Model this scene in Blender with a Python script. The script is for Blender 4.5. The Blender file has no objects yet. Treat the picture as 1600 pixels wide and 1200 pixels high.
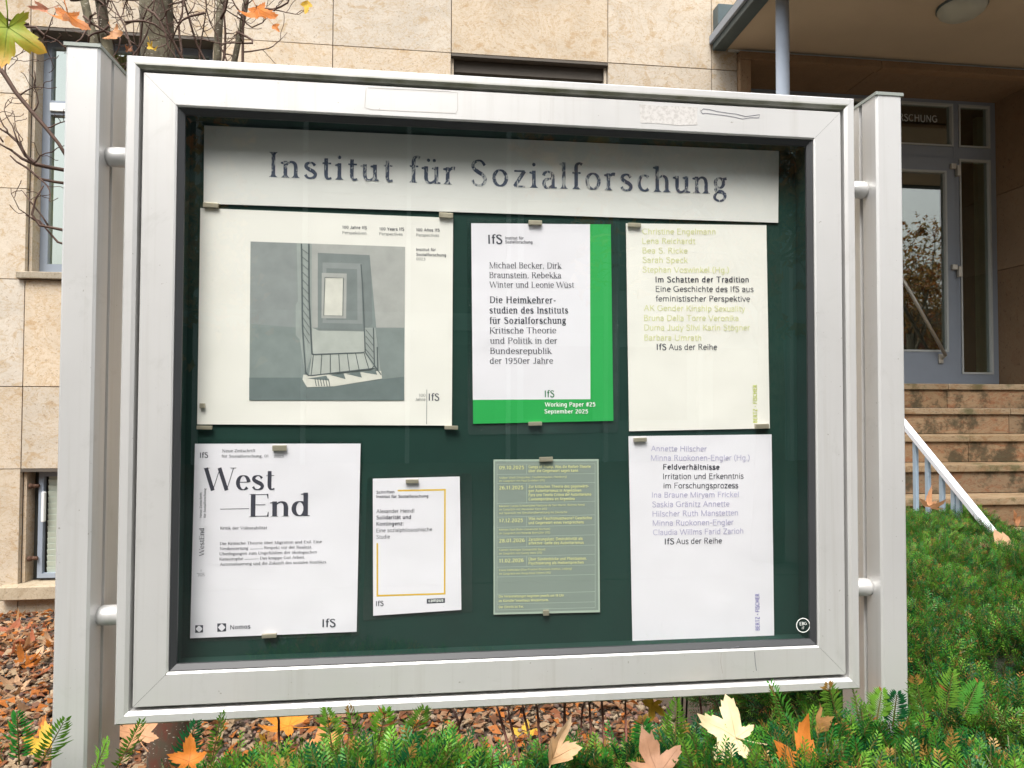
import bpy, bmesh, math, random
import numpy as np
from mathutils import Vector, Matrix, Euler
R = math.radians
SC = bpy.context.scene
COL = SC.collection
random.seed(7); rng = np.random.default_rng(7)

# ---------------------------------------------------------------- camera, sky, sun, exposure
FOC = 1100.0                       # focal length in photo pixels (1600 wide)
CAM = np.array([0.0, 0.0, 1.40])
def _axes(yaw, pitch, roll):
    cy, sy, cp, sp = math.cos(yaw), math.sin(yaw), math.cos(pitch), math.sin(pitch)
    f = np.array([sy*cp, cy*cp, sp]); r = np.array([cy, -sy, 0.0]); u = np.cross(r, f)
    c, s = math.cos(roll), math.sin(roll)
    return c*r+s*u, c*u-s*r, f
AR, AU, AF = _axes(R(6.98), R(1.57), R(.19))
cd = bpy.data.cameras.new('camera'); cam = bpy.data.objects.new('camera', cd); COL.objects.link(cam)
cd.sensor_width = 36; cd.lens = FOC/1600*36; cd.clip_start = .02; cd.clip_end = 900
M = Matrix(((AR[0], AU[0], -AF[0], 0), (AR[1], AU[1], -AF[1], 0), (AR[2], AU[2], -AF[2], 1.40), (0, 0, 0, 1)))
cam.matrix_world = M
SC.camera = cam
SUN_EL, SUN_AZ = R(58), R(200)     # azimuth clockwise from +Y: behind the viewer, a little to the left
w = bpy.data.worlds.new('World'); SC.world = w; w.use_nodes = True
nt = w.node_tree; bg = nt.nodes['Background']
sky = nt.nodes.new('ShaderNodeTexSky'); sky.sky_type = 'NISHITA'; sky.sun_disc = False
sky.sun_elevation = SUN_EL; sky.sun_rotation = SUN_AZ; sky.air_density = 1.6; sky.dust_density = 6.0; sky.ozone_density = 1.0
hs = nt.nodes.new('ShaderNodeHueSaturation'); hs.inputs['Saturation'].default_value = .22
nt.links.new(sky.outputs[0], hs.inputs['Color']); nt.links.new(hs.outputs[0], bg.inputs['Color'])
bg.inputs['Strength'].default_value = .15
sl = bpy.data.lights.new('sun', 'SUN'); sl.energy = 1.5; sl.angle = R(25); sl.color = (1, .96, .9)
so = bpy.data.objects.new('sun', sl); COL.objects.link(so)
sd = Vector((math.sin(SUN_AZ)*math.cos(SUN_EL), math.cos(SUN_AZ)*math.cos(SUN_EL), math.sin(SUN_EL)))
so.rotation_euler = sd.to_track_quat('Z', 'Y').to_euler()
SC.view_settings.view_transform = 'Standard'; SC.view_settings.look = 'None'
SC.view_settings.gamma = 1; SC.view_settings.use_curve_mapping = False
SC.view_settings.exposure = 0.95
SC.render.engine = 'CYCLES'
SC.cycles.transparent_max_bounces = 16; SC.cycles.max_bounces = 7

def at(px, py, Y):
    """photo pixel -> the point of the plane y = Y that it shows"""
    d = AF + AR*(px-800)/FOC - AU*(py-600)/FOC
    return CAM + d*(Y-CAM[1])/d[1]
def atz(px, py, Z):
    d = AF + AR*(px-800)/FOC - AU*(py-600)/FOC
    return CAM + d*(Z-CAM[2])/d[2]

# ---------------------------------------------------------------- materials
def newmat(name):
    m = bpy.data.materials.new(name); m.use_nodes = True
    return m, m.node_tree, m.node_tree.nodes['Principled BSDF']
def N(nt, t, **kw):
    n = nt.nodes.new(t)
    for k, v in kw.items(): setattr(n, k, v)
    return n
def mixc(nt, fac, a, b, mode='MIX'):
    n = nt.nodes.new('ShaderNodeMix'); n.data_type = 'RGBA'; n.blend_type = mode
    for s, v in ((0, fac), (6, a), (7, b)):
        if hasattr(v, 'is_output'): nt.links.new(v, n.inputs[s])
        elif s == 0: n.inputs[0].default_value = v
        else: n.inputs[s].default_value = (*v, 1)
    return n.outputs[2]
def mth(nt, op, a, b=0.0, c=0.0):
    n = nt.nodes.new('ShaderNodeMath'); n.operation = op
    for i, v in enumerate((a, b, c)):
        if hasattr(v, 'is_output'): nt.links.new(v, n.inputs[i])
        else: n.inputs[i].default_value = v
    return n.outputs[0]
def noise(nt, vec, scale, detail=4, rough=.55, dist=0.0):
    n = nt.nodes.new('ShaderNodeTexNoise'); n.inputs['Scale'].default_value = scale
    n.inputs['Detail'].default_value = detail; n.inputs['Roughness'].default_value = rough; n.inputs['Distortion'].default_value = dist
    if vec is not None: nt.links.new(vec, n.inputs['Vector'])
    return n.outputs[0]
def ramp(nt, v, lo, hi):
    n = nt.nodes.new('ShaderNodeMapRange'); n.interpolation_type = 'SMOOTHSTEP'
    nt.links.new(v, n.inputs[0]); n.inputs[1].default_value = lo; n.inputs[2].default_value = hi
    return n.outputs[0]
def pos(nt, per_object=False, sc=(1, 1, 1)):
    g = nt.nodes.new('ShaderNodeNewGeometry'); v = g.outputs['Position']
    m = nt.nodes.new('ShaderNodeVectorMath'); m.operation = 'MULTIPLY'; nt.links.new(v, m.inputs[0]); m.inputs[1].default_value = sc; v = m.outputs[0]
    if per_object:
        oi = nt.nodes.new('ShaderNodeObjectInfo'); k = nt.nodes.new('ShaderNodeVectorMath'); k.operation = 'SCALE'
        k.inputs[0].default_value = (37, 53, 71); nt.links.new(oi.outputs['Random'], k.inputs['Scale'])
        a = nt.nodes.new('ShaderNodeVectorMath'); nt.links.new(v, a.inputs[0]); nt.links.new(k.outputs[0], a.inputs[1]); v = a.outputs[0]
    return v
def bump(nt, bs, h, strength=.3, dist=.004):
    b = nt.nodes.new('ShaderNodeBump'); b.inputs['Strength'].default_value = strength; b.inputs['Distance'].default_value = dist
    nt.links.new(h, b.inputs['Height']); nt.links.new(b.outputs[0], bs.inputs['Normal'])
def plain(name, col, rough=.6, metal=0.0, var=.12, scale=14, bmp=0.0, spec=.5):
    m, nt, b = newmat(name)
    v = pos(nt); n = noise(nt, v, scale)
    c = mixc(nt, n, tuple(x*(1-var) for x in col), tuple(min(1, x*(1+var)) for x in col))
    nt.links.new(c, b.inputs['Base Color']); b.inputs['Roughness'].default_value = rough; b.inputs['Metallic'].default_value = metal
    b.inputs['Specular IOR Level'].default_value = spec
    if bmp: bump(nt, b, n, bmp)
    if 'paper' in name or 'sheet' in name: bump(nt, b, noise(nt, v, 7, 2), .25, .02)
    return m
def stone(name, base, blot, dark, amount=.5, vein=(1, 1, 1), rnd=.12, moss=None, rough=.75):
    m, nt, b = newmat(name)
    v = pos(nt, True, vein)
    n1 = noise(nt, v, 3.2, 6, .6, .8); n2 = noise(nt, v, 11, 5, .65, .6); n3 = noise(nt, v, 60, 3, .6); n4 = noise(nt, v, 26, 4, .6, 1.2)
    c = mixc(nt, ramp(nt, n1, .35, .7), base, tuple(x*.86 for x in base))
    c = mixc(nt, mth(nt, 'MULTIPLY', ramp(nt, n2, .54, .66), amount), c, blot)
    c = mixc(nt, mth(nt, 'MULTIPLY', ramp(nt, n4, .60, .68), amount*.6), c, tuple(x*.8 for x in blot))
    vn = mth(nt, 'ABSOLUTE', mth(nt, 'SUBTRACT', noise(nt, v, 3.0, 6, .7, 2.6), .5))
    c = mixc(nt, mth(nt, 'MULTIPLY', mth(nt, 'SUBTRACT', 1.0, ramp(nt, vn, .004, .028)), .75*amount), c, blot)
    vn2 = mth(nt, 'ABSOLUTE', mth(nt, 'SUBTRACT', noise(nt, v, 13, 5, .7, 1.5), .5))
    c = mixc(nt, mth(nt, 'MULTIPLY', mth(nt, 'SUBTRACT', 1.0, ramp(nt, vn2, .003, .03)), .45*amount), c, tuple(x*.9 for x in blot))
    c = mixc(nt, mth(nt, 'MULTIPLY', ramp(nt, n3, .60, .70), .6), c, dark)
    oi = nt.nodes.new('ShaderNodeObjectInfo')
    k = mth(nt, 'MULTIPLY_ADD', oi.outputs['Random'], rnd*2, 1-rnd)
    cc = nt.nodes.new('ShaderNodeCombineColor')
    for i in range(3): nt.links.new(k, cc.inputs[i])
    c = mixc(nt, 1.0, c, cc.outputs[0], 'MULTIPLY')
    hu = mth(nt, 'FRACT', mth(nt, 'MULTIPLY', oi.outputs['Random'], 7.31)); c = mixc(nt, 1.0, c, mixc(nt, hu, (1.0, .93, .84), (.99, 1.0, 1.02)), 'MULTIPLY')
    if moss:
        v2 = pos(nt); mo = ramp(nt, noise(nt, v2, 3.5, 6, .7), moss[0], moss[0]+.12)
        c = mixc(nt, mth(nt, 'MULTIPLY', mo, moss[1]), c, moss[2])
    nt.links.new(c, b.inputs['Base Color']); b.inputs['Roughness'].default_value = rough
    b.inputs['Specular IOR Level'].default_value = .3
    bump(nt, b, mth(nt, 'ADD', n3, n2), .35, .004)
    return m
def tinted(name, rough=.5, spec=.5, trans=0.0, bmp=0.0, scale=40, var=.25):
    """colour comes from the mesh's 'tint' attribute"""
    m, nt, b = newmat(name)
    a = nt.nodes.new('ShaderNodeAttribute'); a.attribute_name = 'tint'
    n = noise(nt, pos(nt), scale)
    c = mixc(nt, n, (1-var,)*3, (1+var,)*3); c = mixc(nt, 1.0, a.outputs['Color'], c, 'MULTIPLY')
    nt.links.new(c, b.inputs['Base Color']); b.inputs['Roughness'].default_value = rough; b.inputs['Specular IOR Level'].default_value = spec
    if bmp: bump(nt, b, n, bmp)
    if trans:
        t = nt.nodes.new('ShaderNodeBsdfTranslucent'); nt.links.new(c, t.inputs['Color'])
        mx = nt.nodes.new('ShaderNodeMixShader'); mx.inputs[0].default_value = trans
        nt.links.new(b.outputs[0], mx.inputs[1]); nt.links.new(t.outputs[0], mx.inputs[2])
        nt.links.new(mx.outputs[0], nt.nodes['Material Output'].inputs[0])
    return m
def glass(name, tint=(.93, .97, .95), ior=1.5, boost=1.0, dirt=0.0, dcol=(.7, .72, .7)):
    m, nt, b = newmat(name); nt.nodes.remove(b)
    tr = nt.nodes.new('ShaderNodeBsdfTransparent'); tr.inputs[0].default_value = (*tint, 1)
    gl = nt.nodes.new('ShaderNodeBsdfGlossy'); gl.inputs['Roughness'].default_value = 0.0; gl.inputs[0].default_value = (1, 1, 1, 1)
    lw = nt.nodes.new('ShaderNodeLayerWeight'); lw.inputs[0].default_value = .5      # Schlick, the same from both sides
    f0 = ((ior-1)/(ior+1))**2*boost
    f = mth(nt, 'MULTIPLY_ADD', mth(nt, 'POWER', lw.outputs['Facing'], 5.0), 1-f0, f0)
    mx = nt.nodes.new('ShaderNodeMixShader'); nt.links.new(f, mx.inputs[0]); nt.links.new(tr.outputs[0], mx.inputs[1]); nt.links.new(gl.outputs[0], mx.inputs[2])
    out = mx.outputs[0]
    if dirt:
        df = nt.nodes.new('ShaderNodeBsdfDiffuse'); df.inputs[0].default_value = (*dcol, 1)
        v = pos(nt); sp = ramp(nt, noise(nt, v, 260, 2, .5), .74, .80); cl = ramp(nt, noise(nt, v, 3.0, 5, .6), .4, .8)
        k = mth(nt, 'ADD', mth(nt, 'MULTIPLY', sp, .35), mth(nt, 'MULTIPLY', cl, dirt))
        m2 = nt.nodes.new('ShaderNodeMixShader'); nt.links.new(k, m2.inputs[0]); nt.links.new(out, m2.inputs[1]); nt.links.new(df.outputs[0], m2.inputs[2]); out = m2.outputs[0]
    nt.links.new(out, nt.nodes['Material Output'].inputs[0])
    return m
def aluminium(name, col=(.70, .695, .685), algae=None, streak=.06):
    m, nt, b = newmat(name)
    v = pos(nt, False, (1, 1, 1)); n = noise(nt, v, 5, 5, .6)
    c = mixc(nt, n, tuple(x*(1-streak) for x in col), tuple(x*(1+streak) for x in col))
    dr = ramp(nt, noise(nt, pos(nt, False, (75, 75, 2.2)), 1.0, 4, .6), .50, .78); c = mixc(nt, mth(nt, 'MULTIPLY', dr, .22), c, (.42, .40, .34))
    mo = ramp(nt, noise(nt, v, 16, 5, .7, .8), .56, .72); c = mixc(nt, mth(nt, 'MULTIPLY', mo, .16), c, (.40, .40, .36))
    sp = ramp(nt, noise(nt, v, 180, 2), .735, .78); c = mixc(nt, mth(nt, 'MULTIPLY', sp, .5), c, (.2, .17, .12))
    if algae:
        s = nt.nodes.new('ShaderNodeSeparateXYZ'); nt.links.new(v, s.inputs[0])
        z = s.outputs[2]
        band = mth(nt, 'MULTIPLY', ramp(nt, z, algae[0]-.001, algae[0]+.002), mth(nt, 'SUBTRACT', 1.0, ramp(nt, z, algae[1]-.004, algae[1]+.002)))
        k = mth(nt, 'MULTIPLY', band, mth(nt, 'MULTIPLY_ADD', noise(nt, v, 22, 5), 1.3, .0))
        c = mixc(nt, mth(nt, 'MINIMUM', k, .9), c, (.13, .14, .05))
    nt.links.new(c, b.inputs['Base Color']); b.inputs['Metallic'].default_value = .45
    nt.links.new(mth(nt, 'MULTIPLY_ADD', n, .2, .32), b.inputs['Roughness'])
    return m
MT = {}
MT['alu'] = aluminium('anodised_aluminium')
MT['alu_top'] = aluminium('aluminium_with_algae', algae=(1.8312, 1.8385))
MT['cap'] = plain('weathered_cap', (.34, .37, .34), .5, .3)
MT['gap'] = plain('gap_black', (.012, .013, .013), .6)  # flat black: painted shade of the frame gap, and backing of the mitre joints
MT['gasket'] = plain('grey_gasket', (.035, .037, .04), .5)
MT['felt'] = plain('dark_green_board', (.0008, .028, .020), .9, scale=9, var=.4)
MT['caseglass'] = glass('case_glass', (.965, .985, .97), 1.5, 1.8, .005, (.35, .5, .47))
MT['slab'] = stone('shell_limestone', (.61, .545, .455), (.44, .30, .15), (.24, .18, .12), .55, (1, 1, 1.25))
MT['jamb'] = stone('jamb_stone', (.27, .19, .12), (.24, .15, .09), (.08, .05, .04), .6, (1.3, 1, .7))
MT['step'] = stone('stair_travertine', (.25, .175, .105), (.20, .085, .04), (.05, .035, .025), .8, (.6, 1, 1.6), .18, (.50, .8, (.03, .028, .014)))
MT['nose'] = stone('stair_nosing', (.31, .235, .15), (.20, .11, .05), (.08, .05, .03), .7, (.6, 1, 1.6), .14, (.53, .7, (.05, .06, .02)))
MT['core'] = plain('mortar', (.07, .06, .05), .9)
MT['sill'] = stone('sill_stone', (.42, .37, .29), (.25, .2, .13), (.1, .08, .06), .5)
MT['bluegrey'] = plain('blue_grey_paint', (.27, .31, .37), .4, var=.06)
MT['bead'] = plain('pale_bead', (.50, .53, .52), .4, var=.05)
MT['whitebar'] = plain('white_bar', (.75, .77, .76), .4, var=.05)
MT['winglass'] = glass('window_glass', (.92, .95, .90), 1.5, .7)
MT['doorglass'] = glass('door_glass', (.80, .88, .80), 1.5, 5.0)
MT['curtain'] = plain('yellow_green_curtain', (.50, .42, .13), .8, var=.15, scale=3)
MT['greenwall'] = plain('pale_green_panel', (.34, .42, .30), .7)
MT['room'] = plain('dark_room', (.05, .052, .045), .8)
MT['dark_brown'] = plain('dark_recess', (.09, .075, .06), .7)
MT['soffit'] = plain('soffit_plaster', (.47, .40, .30), .85, scale=2.2, var=.16, bmp=.1)
MT['beam'] = plain('steel_blue_beam', (.07, .10, .11), .45)
MT['pole'] = plain('pale_pole', (.40, .46, .55), .4, var=.05)
MT['rail'] = plain('white_rail', (.72, .74, .80), .4, var=.04)
MT['baluster'] = plain('blue_baluster', (.33, .42, .52), .4, var=.05)
MT['steel'] = plain('hinge_metal', (.55, .52, .45), .35, .6)
MT['opal'] = plain('opal_lamp_glass', (.42, .45, .40), .3, var=.05)
MT['blind'] = plain('blind_slat', (.48, .53, .45), .6, var=.06)
MT['iron'] = plain('rusty_iron', (.10, .05, .03), .8)
MT['needle'] = tinted('yew_needles', .42, .32, .22, var=.2)
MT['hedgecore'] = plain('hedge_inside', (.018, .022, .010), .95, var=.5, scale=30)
MT['stems'] = plain('red_brown_stem', (.16, .055, .035), .6, var=.3, scale=60)
MT['leaf'] = tinted('autumn_leaf', .55, .3, .3, .25, 60, .3)
MT['gravel'] = tinted('lava_gravel', .85, .2, 0, .5, 160, .35)
MT['soil'] = plain('dark_soil', (.07, .05, .035), .95, var=.5, scale=40, bmp=.6)
MT['asphalt'] = plain('asphalt', (.045, .045, .045), .9, var=.3, scale=80, bmp=.3)
MT['paving'] = plain('paving', (.05, .05, .045), .85, var=.2, scale=20)
MT['kerb'] = plain('black_edging', (.02, .022, .025), .7)
# tree bark: grey green above, red brown with pale specks below
m, nt, b = newmat('bark'); v = pos(nt, False, (1, 1, .5)); n1 = noise(nt, v, 25, 5, .65); n2 = noise(nt, pos(nt, False, (1, 1, 2.2)), 110, 2, .5)
s_ = N(nt, 'ShaderNodeSeparateXYZ'); nt.links.new(pos(nt), s_.inputs[0])
cc = mixc(nt, ramp(nt, s_.outputs[2], .8, 1.7), (.11, .035, .02), (.19, .17, .11)); cc = mixc(nt, ramp(nt, n1, .4, .65), cc, (.07, .055, .035))
cc = mixc(nt, ramp(nt, n2, .66, .70), cc, (.5, .46, .38)); nt.links.new(cc, b.inputs['Base Color']); b.inputs['Roughness'].default_value = .85; bump(nt, b, n1, .6, .006); MT['bark'] = m
MT['twig'] = plain('twig_bark', (.095, .052, .036), .75, var=.4, scale=50)
# papers and inks
MT['paper_warm'] = plain('warm_white_paper', (.82, .79, .745), .6, var=.03, scale=4)
MT['paper_cool'] = plain('cool_white_paper', (.80, .77, .83), .55, var=.03, scale=4)
MT['paper_sign'] = plain('silver_sign_sheet', (.76, .745, .72), .5, var=.04, scale=5)
MT['green'] = plain('green_print', (.018, .37, .075), .5, var=.1, scale=8)
MT['pouch'] = glass('laminate_film', (.78, .86, .84), 1.5, 1.2, .06, (.6, .7, .7))
MT['grey_card'] = plain('grey_green_card', (.245, .29, .26), .35, var=.08, scale=6)
MT['card_edge'] = plain('clear_card_edge', (.42, .50, .42), .3, var=.08)
for k_, c_ in dict(ink=(.045, .045, .065), ink_grey=(.10, .10, .12), ink_mid=(.22, .22, .23), ink_lime=(.68, .69, .33), ink_lime2=(.55, .62, .08), ink_lilac=(.45, .42, .60), ink_blue=(.22, .2, .50), ink_white=(.85, .88, .85), ink_yellow=(.70, .70, .34), frame_yellow=(.72, .47, .04), ink_green=(.02, .16, .06)).items():
    MT[k_] = plain(k_, c_, .5, var=.04)
for i_, g_ in enumerate(((.23, .265, .26), (.40, .40, .385), (.20, .225, .225), (.33, .36, .345), (.27, .29, .29), (.66, .64, .58), (.10, .12, .125), (.15, .185, .185), (.45, .47, .44))):
    MT['tone%d' % i_] = plain('print_tone', g_, .5, var=.22, scale=45)
m, nt, b = newmat('worn_blue_lettering'); v = pos(nt); n1 = noise(nt, pos(nt, False, (1, 1, .35)), 170, 4, .7, 1.5); n2 = noise(nt, v, 30, 3)
k_ = ramp(nt, mth(nt, 'MULTIPLY_ADD', n2, .45, n1), .775, .80); nt.links.new(mixc(nt, k_, (.045, .06, .11), (.5, .5, .5)), b.inputs['Base Color']); b.inputs['Roughness'].default_value = .5; MT['worn'] = m
m, nt, b = newmat('magnet_metal'); b.inputs['Base Color'].default_value = (.48, .43, .33, 1); b.inputs['Metallic'].default_value = .6; nt.links.new(mth(nt, 'MULTIPLY_ADD', noise(nt, pos(nt), 90), .3, .25), b.inputs['Roughness']); MT['magnet'] = m

# ---------------------------------------------------------------- object helpers
def link(name, me, mat, parent=None):
    o = bpy.data.objects.new(name, me); COL.objects.link(o)
    if mat is not None and not me.materials: me.materials.append(MT[mat] if isinstance(mat, str) else mat)
    if parent is not None:
        o.parent = parent
        if parent.parent is None: o.matrix_parent_inverse = parent['_inv'] and Matrix.Translation(-Vector(parent.location)) if '_inv' in parent else Matrix.Identity(4)
    return o
def tag(o, label=None, cat=None, group=None, kind=None):
    if label: o['label'] = label
    if cat: o['category'] = cat
    if group: o['group'] = group
    if kind: o['kind'] = kind
    return o
def thing(name, loc, label, cat, group=None):
    o = bpy.data.objects.new(name, None); COL.objects.link(o); o.location = loc; o.empty_display_size = .1
    o['_inv'] = 1
    return tag(o, label, cat, group)
def mesh(name, V, F, mat, parent=None, smooth=False):
    me = bpy.data.meshes.new(name); me.from_pydata([tuple(v) for v in V], [], F); me.update()
    if smooth: me.polygons.foreach_set('use_smooth', [True]*len(me.polygons))
    return link(name, me, mat, parent)
def box(name, a, b, mat, parent=None, bev=0.0, seg=1):
    bm = bmesh.new(); bmesh.ops.create_cube(bm, size=1)
    for v in bm.verts:
        v.co = Vector([(a[i]+b[i])/2 + v.co[i]*(b[i]-a[i]) for i in range(3)])
    if bev: bmesh.ops.bevel(bm, geom=bm.edges[:], offset=bev, segments=seg, affect='EDGES', profile=.7)
    me = bpy.data.meshes.new(name); bm.to_mesh(me); bm.free()
    return link(name, me, mat, parent)
def prism(name, pts, y0, y1, mat, parent=None, bev=0.0):
    """polygon in the x-z plane given thickness in y"""
    bm = bmesh.new(); vs = [bm.verts.new((p[0], y0, p[1])) for p in pts]; f = bm.faces.new(vs)
    r = bmesh.ops.extrude_face_region(bm, geom=[f])
    for g in r['geom']:
        if isinstance(g, bmesh.types.BMVert): g.co.y = y1
    bmesh.ops.recalc_face_normals(bm, faces=bm.faces[:])
    if bev: bmesh.ops.bevel(bm, geom=bm.edges[:], offset=bev, segments=1, affect='EDGES')
    me = bpy.data.meshes.new(name); bm.to_mesh(me); bm.free()
    return link(name, me, mat, parent)
def extrude_z(name, pts, z0, z1, mat, parent=None):
    n = len(pts); V = [(x, y, z0) for x, y in pts]+[(x, y, z1) for x, y in pts]
    F = [[i, (i+1) % n, n+(i+1) % n, n+i] for i in range(n)] + [list(range(n))[::-1], list(range(n, 2*n))]
    return mesh(name, V, F, mat, parent)
def tube_data(pts, rad, seg=8, cap=True):
    pts = [Vector(p) for p in pts]; V = []; F = []
    up = Vector((.31, .22, .93))
    for i, p in enumerate(pts):
        d = (pts[min(i+1, len(pts)-1)]-pts[max(i-1, 0)]).normalized()
        a = d.cross(up if abs(d.dot(up)) < .95 else Vector((1, 0, 0))).normalized(); b = d.cross(a)
        r = rad[i] if isinstance(rad, (list, tuple)) else rad
        for k in range(seg):
            t = 2*math.pi*k/seg; V.append(p+a*math.cos(t)*r+b*math.sin(t)*r)
    for i in range(len(pts)-1):
        for k in range(seg):
            F.append([i*seg+k, i*seg+(k+1) % seg, (i+1)*seg+(k+1) % seg, (i+1)*seg+k])
    if cap: F.append(list(range(seg))[::-1]); F.append([(len(pts)-1)*seg+k for k in range(seg)])
    return V, F
def tubes(name, lst, mat, parent=None, seg=8):
    V = []; F = []
    for pts, rad in lst:
        v, f = tube_data(pts, rad, seg); o = len(V); V += v; F += [[i+o for i in q] for q in f]
    return mesh(name, V, F, mat, parent, True)
# ================================================================ SETTING: ground, road behind the viewer
def sheet(name, x0, x1, y0, y1, z, mat):
    o = mesh(name, [(x0, y0, z), (x1, y0, z), (x1, y1, z), (x0, y1, z)], [[0, 1, 2, 3]], mat); return tag(o, kind='structure')
sheet('ground', -300, 300, -300, 300, -.03, 'soil')
sheet('pavement', -40, 40, -3.6, .42, -.006, 'paving')
sheet('road', -200, 200, -11, -3.75, -.022, 'asphalt')
sheet('planting_bed', -7, 2.42, .5, 4.99, 0.0, 'soil')
tag(box('pavement_kerb', (-40, -3.75, -.03), (40, -3.6, .0), 'paving'), kind='structure')

# ================================================================ THE BUILDING
FY = 5.0
bld = thing('office_building', (0, FY, 0), 'beige shell limestone office building with blue grey windows behind the display case', 'building')
ZJ = [-.05, .11, .957, 1.499, 2.21, 2.815, 3.45, 3.912, 4.60, 5.35]
XJ = [-4.9, -3.75, -2.64, -1.462, -.665, .165, 1.317, 2.115, 2.317]
XR = [4.88, 5.8, 6.9]
DOORX0, DOORX1 = 2.40, 4.70
openings = [(-2.64, -1.462, 2.21, 3.912), (.165, 1.317, 2.21, 3.912), (-2.64, -1.462, .115, .957), (.165, 1.317, .115, .957), (2.317, 4.88, -.05, 4.06)]
def blocked(xa, xb, za, zb):
    cx, cz = (xa+xb)/2, (za+zb)/2
    return any(o[0] < cx < o[1] and o[2] < cz < o[3] for o in openings)
def slab(xa, xb, za, zb):
    g = .0025; pr = random.uniform(-.0015, .0015)
    box('stone_slab', (xa+g, FY+pr, za+g), (xb-g, FY+.035, zb-g), 'slab', bld, .0015)
for i in range(len(ZJ)-1):
    for j in range(len(XJ)-1):
        if blocked(XJ[j], XJ[j+1], ZJ[i], ZJ[i+1]): continue
        slab(XJ[j], XJ[j+1], ZJ[i], ZJ[i+1])
    if ZJ[i] > 4.5:
        for xa, xb in ((2.317, 3.4), (3.4, 4.88)): slab(xa, xb, ZJ[i], ZJ[i+1])
    for xa, xb in zip(XR[:-1], XR[1:]): slab(xa, xb, ZJ[i], ZJ[i+1])
slab(2.317, 3.4, 4.07, 4.60); slab(3.4, 4.88, 4.07, 4.60)
# wall core behind the slabs, with the openings left free
cx_ = sorted(set([-4.9, 6.9] + [v for o in openings for v in o[:2]])); cz_ = sorted(set([-.05, 5.35] + [v for o in openings for v in o[2:]]))
for j in range(len(cx_)-1):
    z0 = None
    for i in range(len(cz_)-1):
        if not blocked(cx_[j], cx_[j+1], cz_[i], cz_[i+1]):
            if z0 is None: z0 = cz_[i]
            z1 = cz_[i+1]
            if i == len(cz_)-2 or blocked(cx_[j], cx_[j+1], cz_[i+1], cz_[i+2]):
                box('wall_core', (cx_[j], FY+.036, z0), (cx_[j+1], FY+.30, z1), 'core', bld); z0 = None
# stone linings of the window openings
def lining(x0, x1, z0, z1, d=.17, mat='slab', sill=True):
    box('reveal_slab', (x0+.001, FY+.038, z0), (x0+.02, FY+d, z1-.022), mat, bld, .001)
    box('reveal_slab', (x1-.02, FY+.038, z0), (x1-.001, FY+d, z1-.022), mat, bld, .001)
    box('reveal_slab', (x0+.001, FY+.002, z1-.02), (x1-.001, FY+d, z1-.001), 'dark_brown', bld, .001)  # top piece coloured darker brown than the side slabs
def window(x0, x1, z0, z1, transom=None, mull=None, curtain=True, d=.13):
    w_ = link('window', bpy.data.meshes.new('window'), None, bld)
    fy0, fy1 = FY+d, FY+d+.06; t = .05
    bm = bmesh.new()
    def bx(a, b):
        r = bmesh.ops.create_cube(bm, size=1)
        for v in r['verts']: v.co = Vector([(a[i]+b[i])/2+v.co[i]*(b[i]-a[i]) for i in range(3)])
    x0 += .021; x1 -= .021; z1 -= .021
    bx((x0, fy0, z0), (x0+t, fy1, z1)); bx((x1-t, fy0, z0), (x1, fy1, z1)); bx((x0+t, fy0, z0), (x1-t, fy1, z0+.08)); bx((x0+t, fy0, z1-t), (x1-t, fy1, z1))
    if mull: bx((mull-.03, fy0+.004, z0+.08), (mull+.03, fy1, z1-t))
    zs = [z0+.08] + ([transom] if transom else []) + [z1-t]
    bm.to_mesh(w_.data); bm.free(); w_.data.materials.append(MT['bluegrey'])
    if transom:
        box('transom', (x0+t, fy0-.006, transom-.05), (x1-t, fy1-.01, transom+.05), 'bluegrey', w_, .002)
        box('ventilation_bar', (x0+t+.002, fy0-.02, transom-.028), (x1-t-.002, fy0-.007, transom+.03), 'whitebar', w_, .003)
    box('pane', (x0+t-.01, fy0+.03, z0+.07), (x1-t+.01, fy0+.036, z1-t+.01), 'winglass', w_)
    if curtain:
        n = 60; V = []; F = []
        for i in range(n+1):
            x = x0+.09+(x1-x0-.14)*i/n; y = FY+d+.16+.02*math.sin(i*1.3)+.01*math.sin(i*.37)
            V += [(x, y, z0+.05), (x, y, z1)]
            if i: F.append([2*i-2, 2*i, 2*i+1, 2*i-1])
        mesh('curtain', V, F, 'curtain', w_, True)
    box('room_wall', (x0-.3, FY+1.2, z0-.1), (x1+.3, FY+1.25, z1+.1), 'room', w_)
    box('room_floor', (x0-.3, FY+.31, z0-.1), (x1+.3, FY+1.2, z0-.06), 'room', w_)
    return w_
lining(-2.64, -1.462, 2.23, 3.912); lining(.165, 1.317, 2.23, 3.912)
window(-2.64, -1.462, 2.26, 3.912, transom=at(85, 168, FY+.12)[2])
wm = window(.165, 1.317, 2.26, 3.912, transom=3.2, curtain=False)
box('blind_box', (.19, FY+.06, 3.80), (1.295, FY+.125, 3.89), 'dark_brown', wm, .004)
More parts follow.
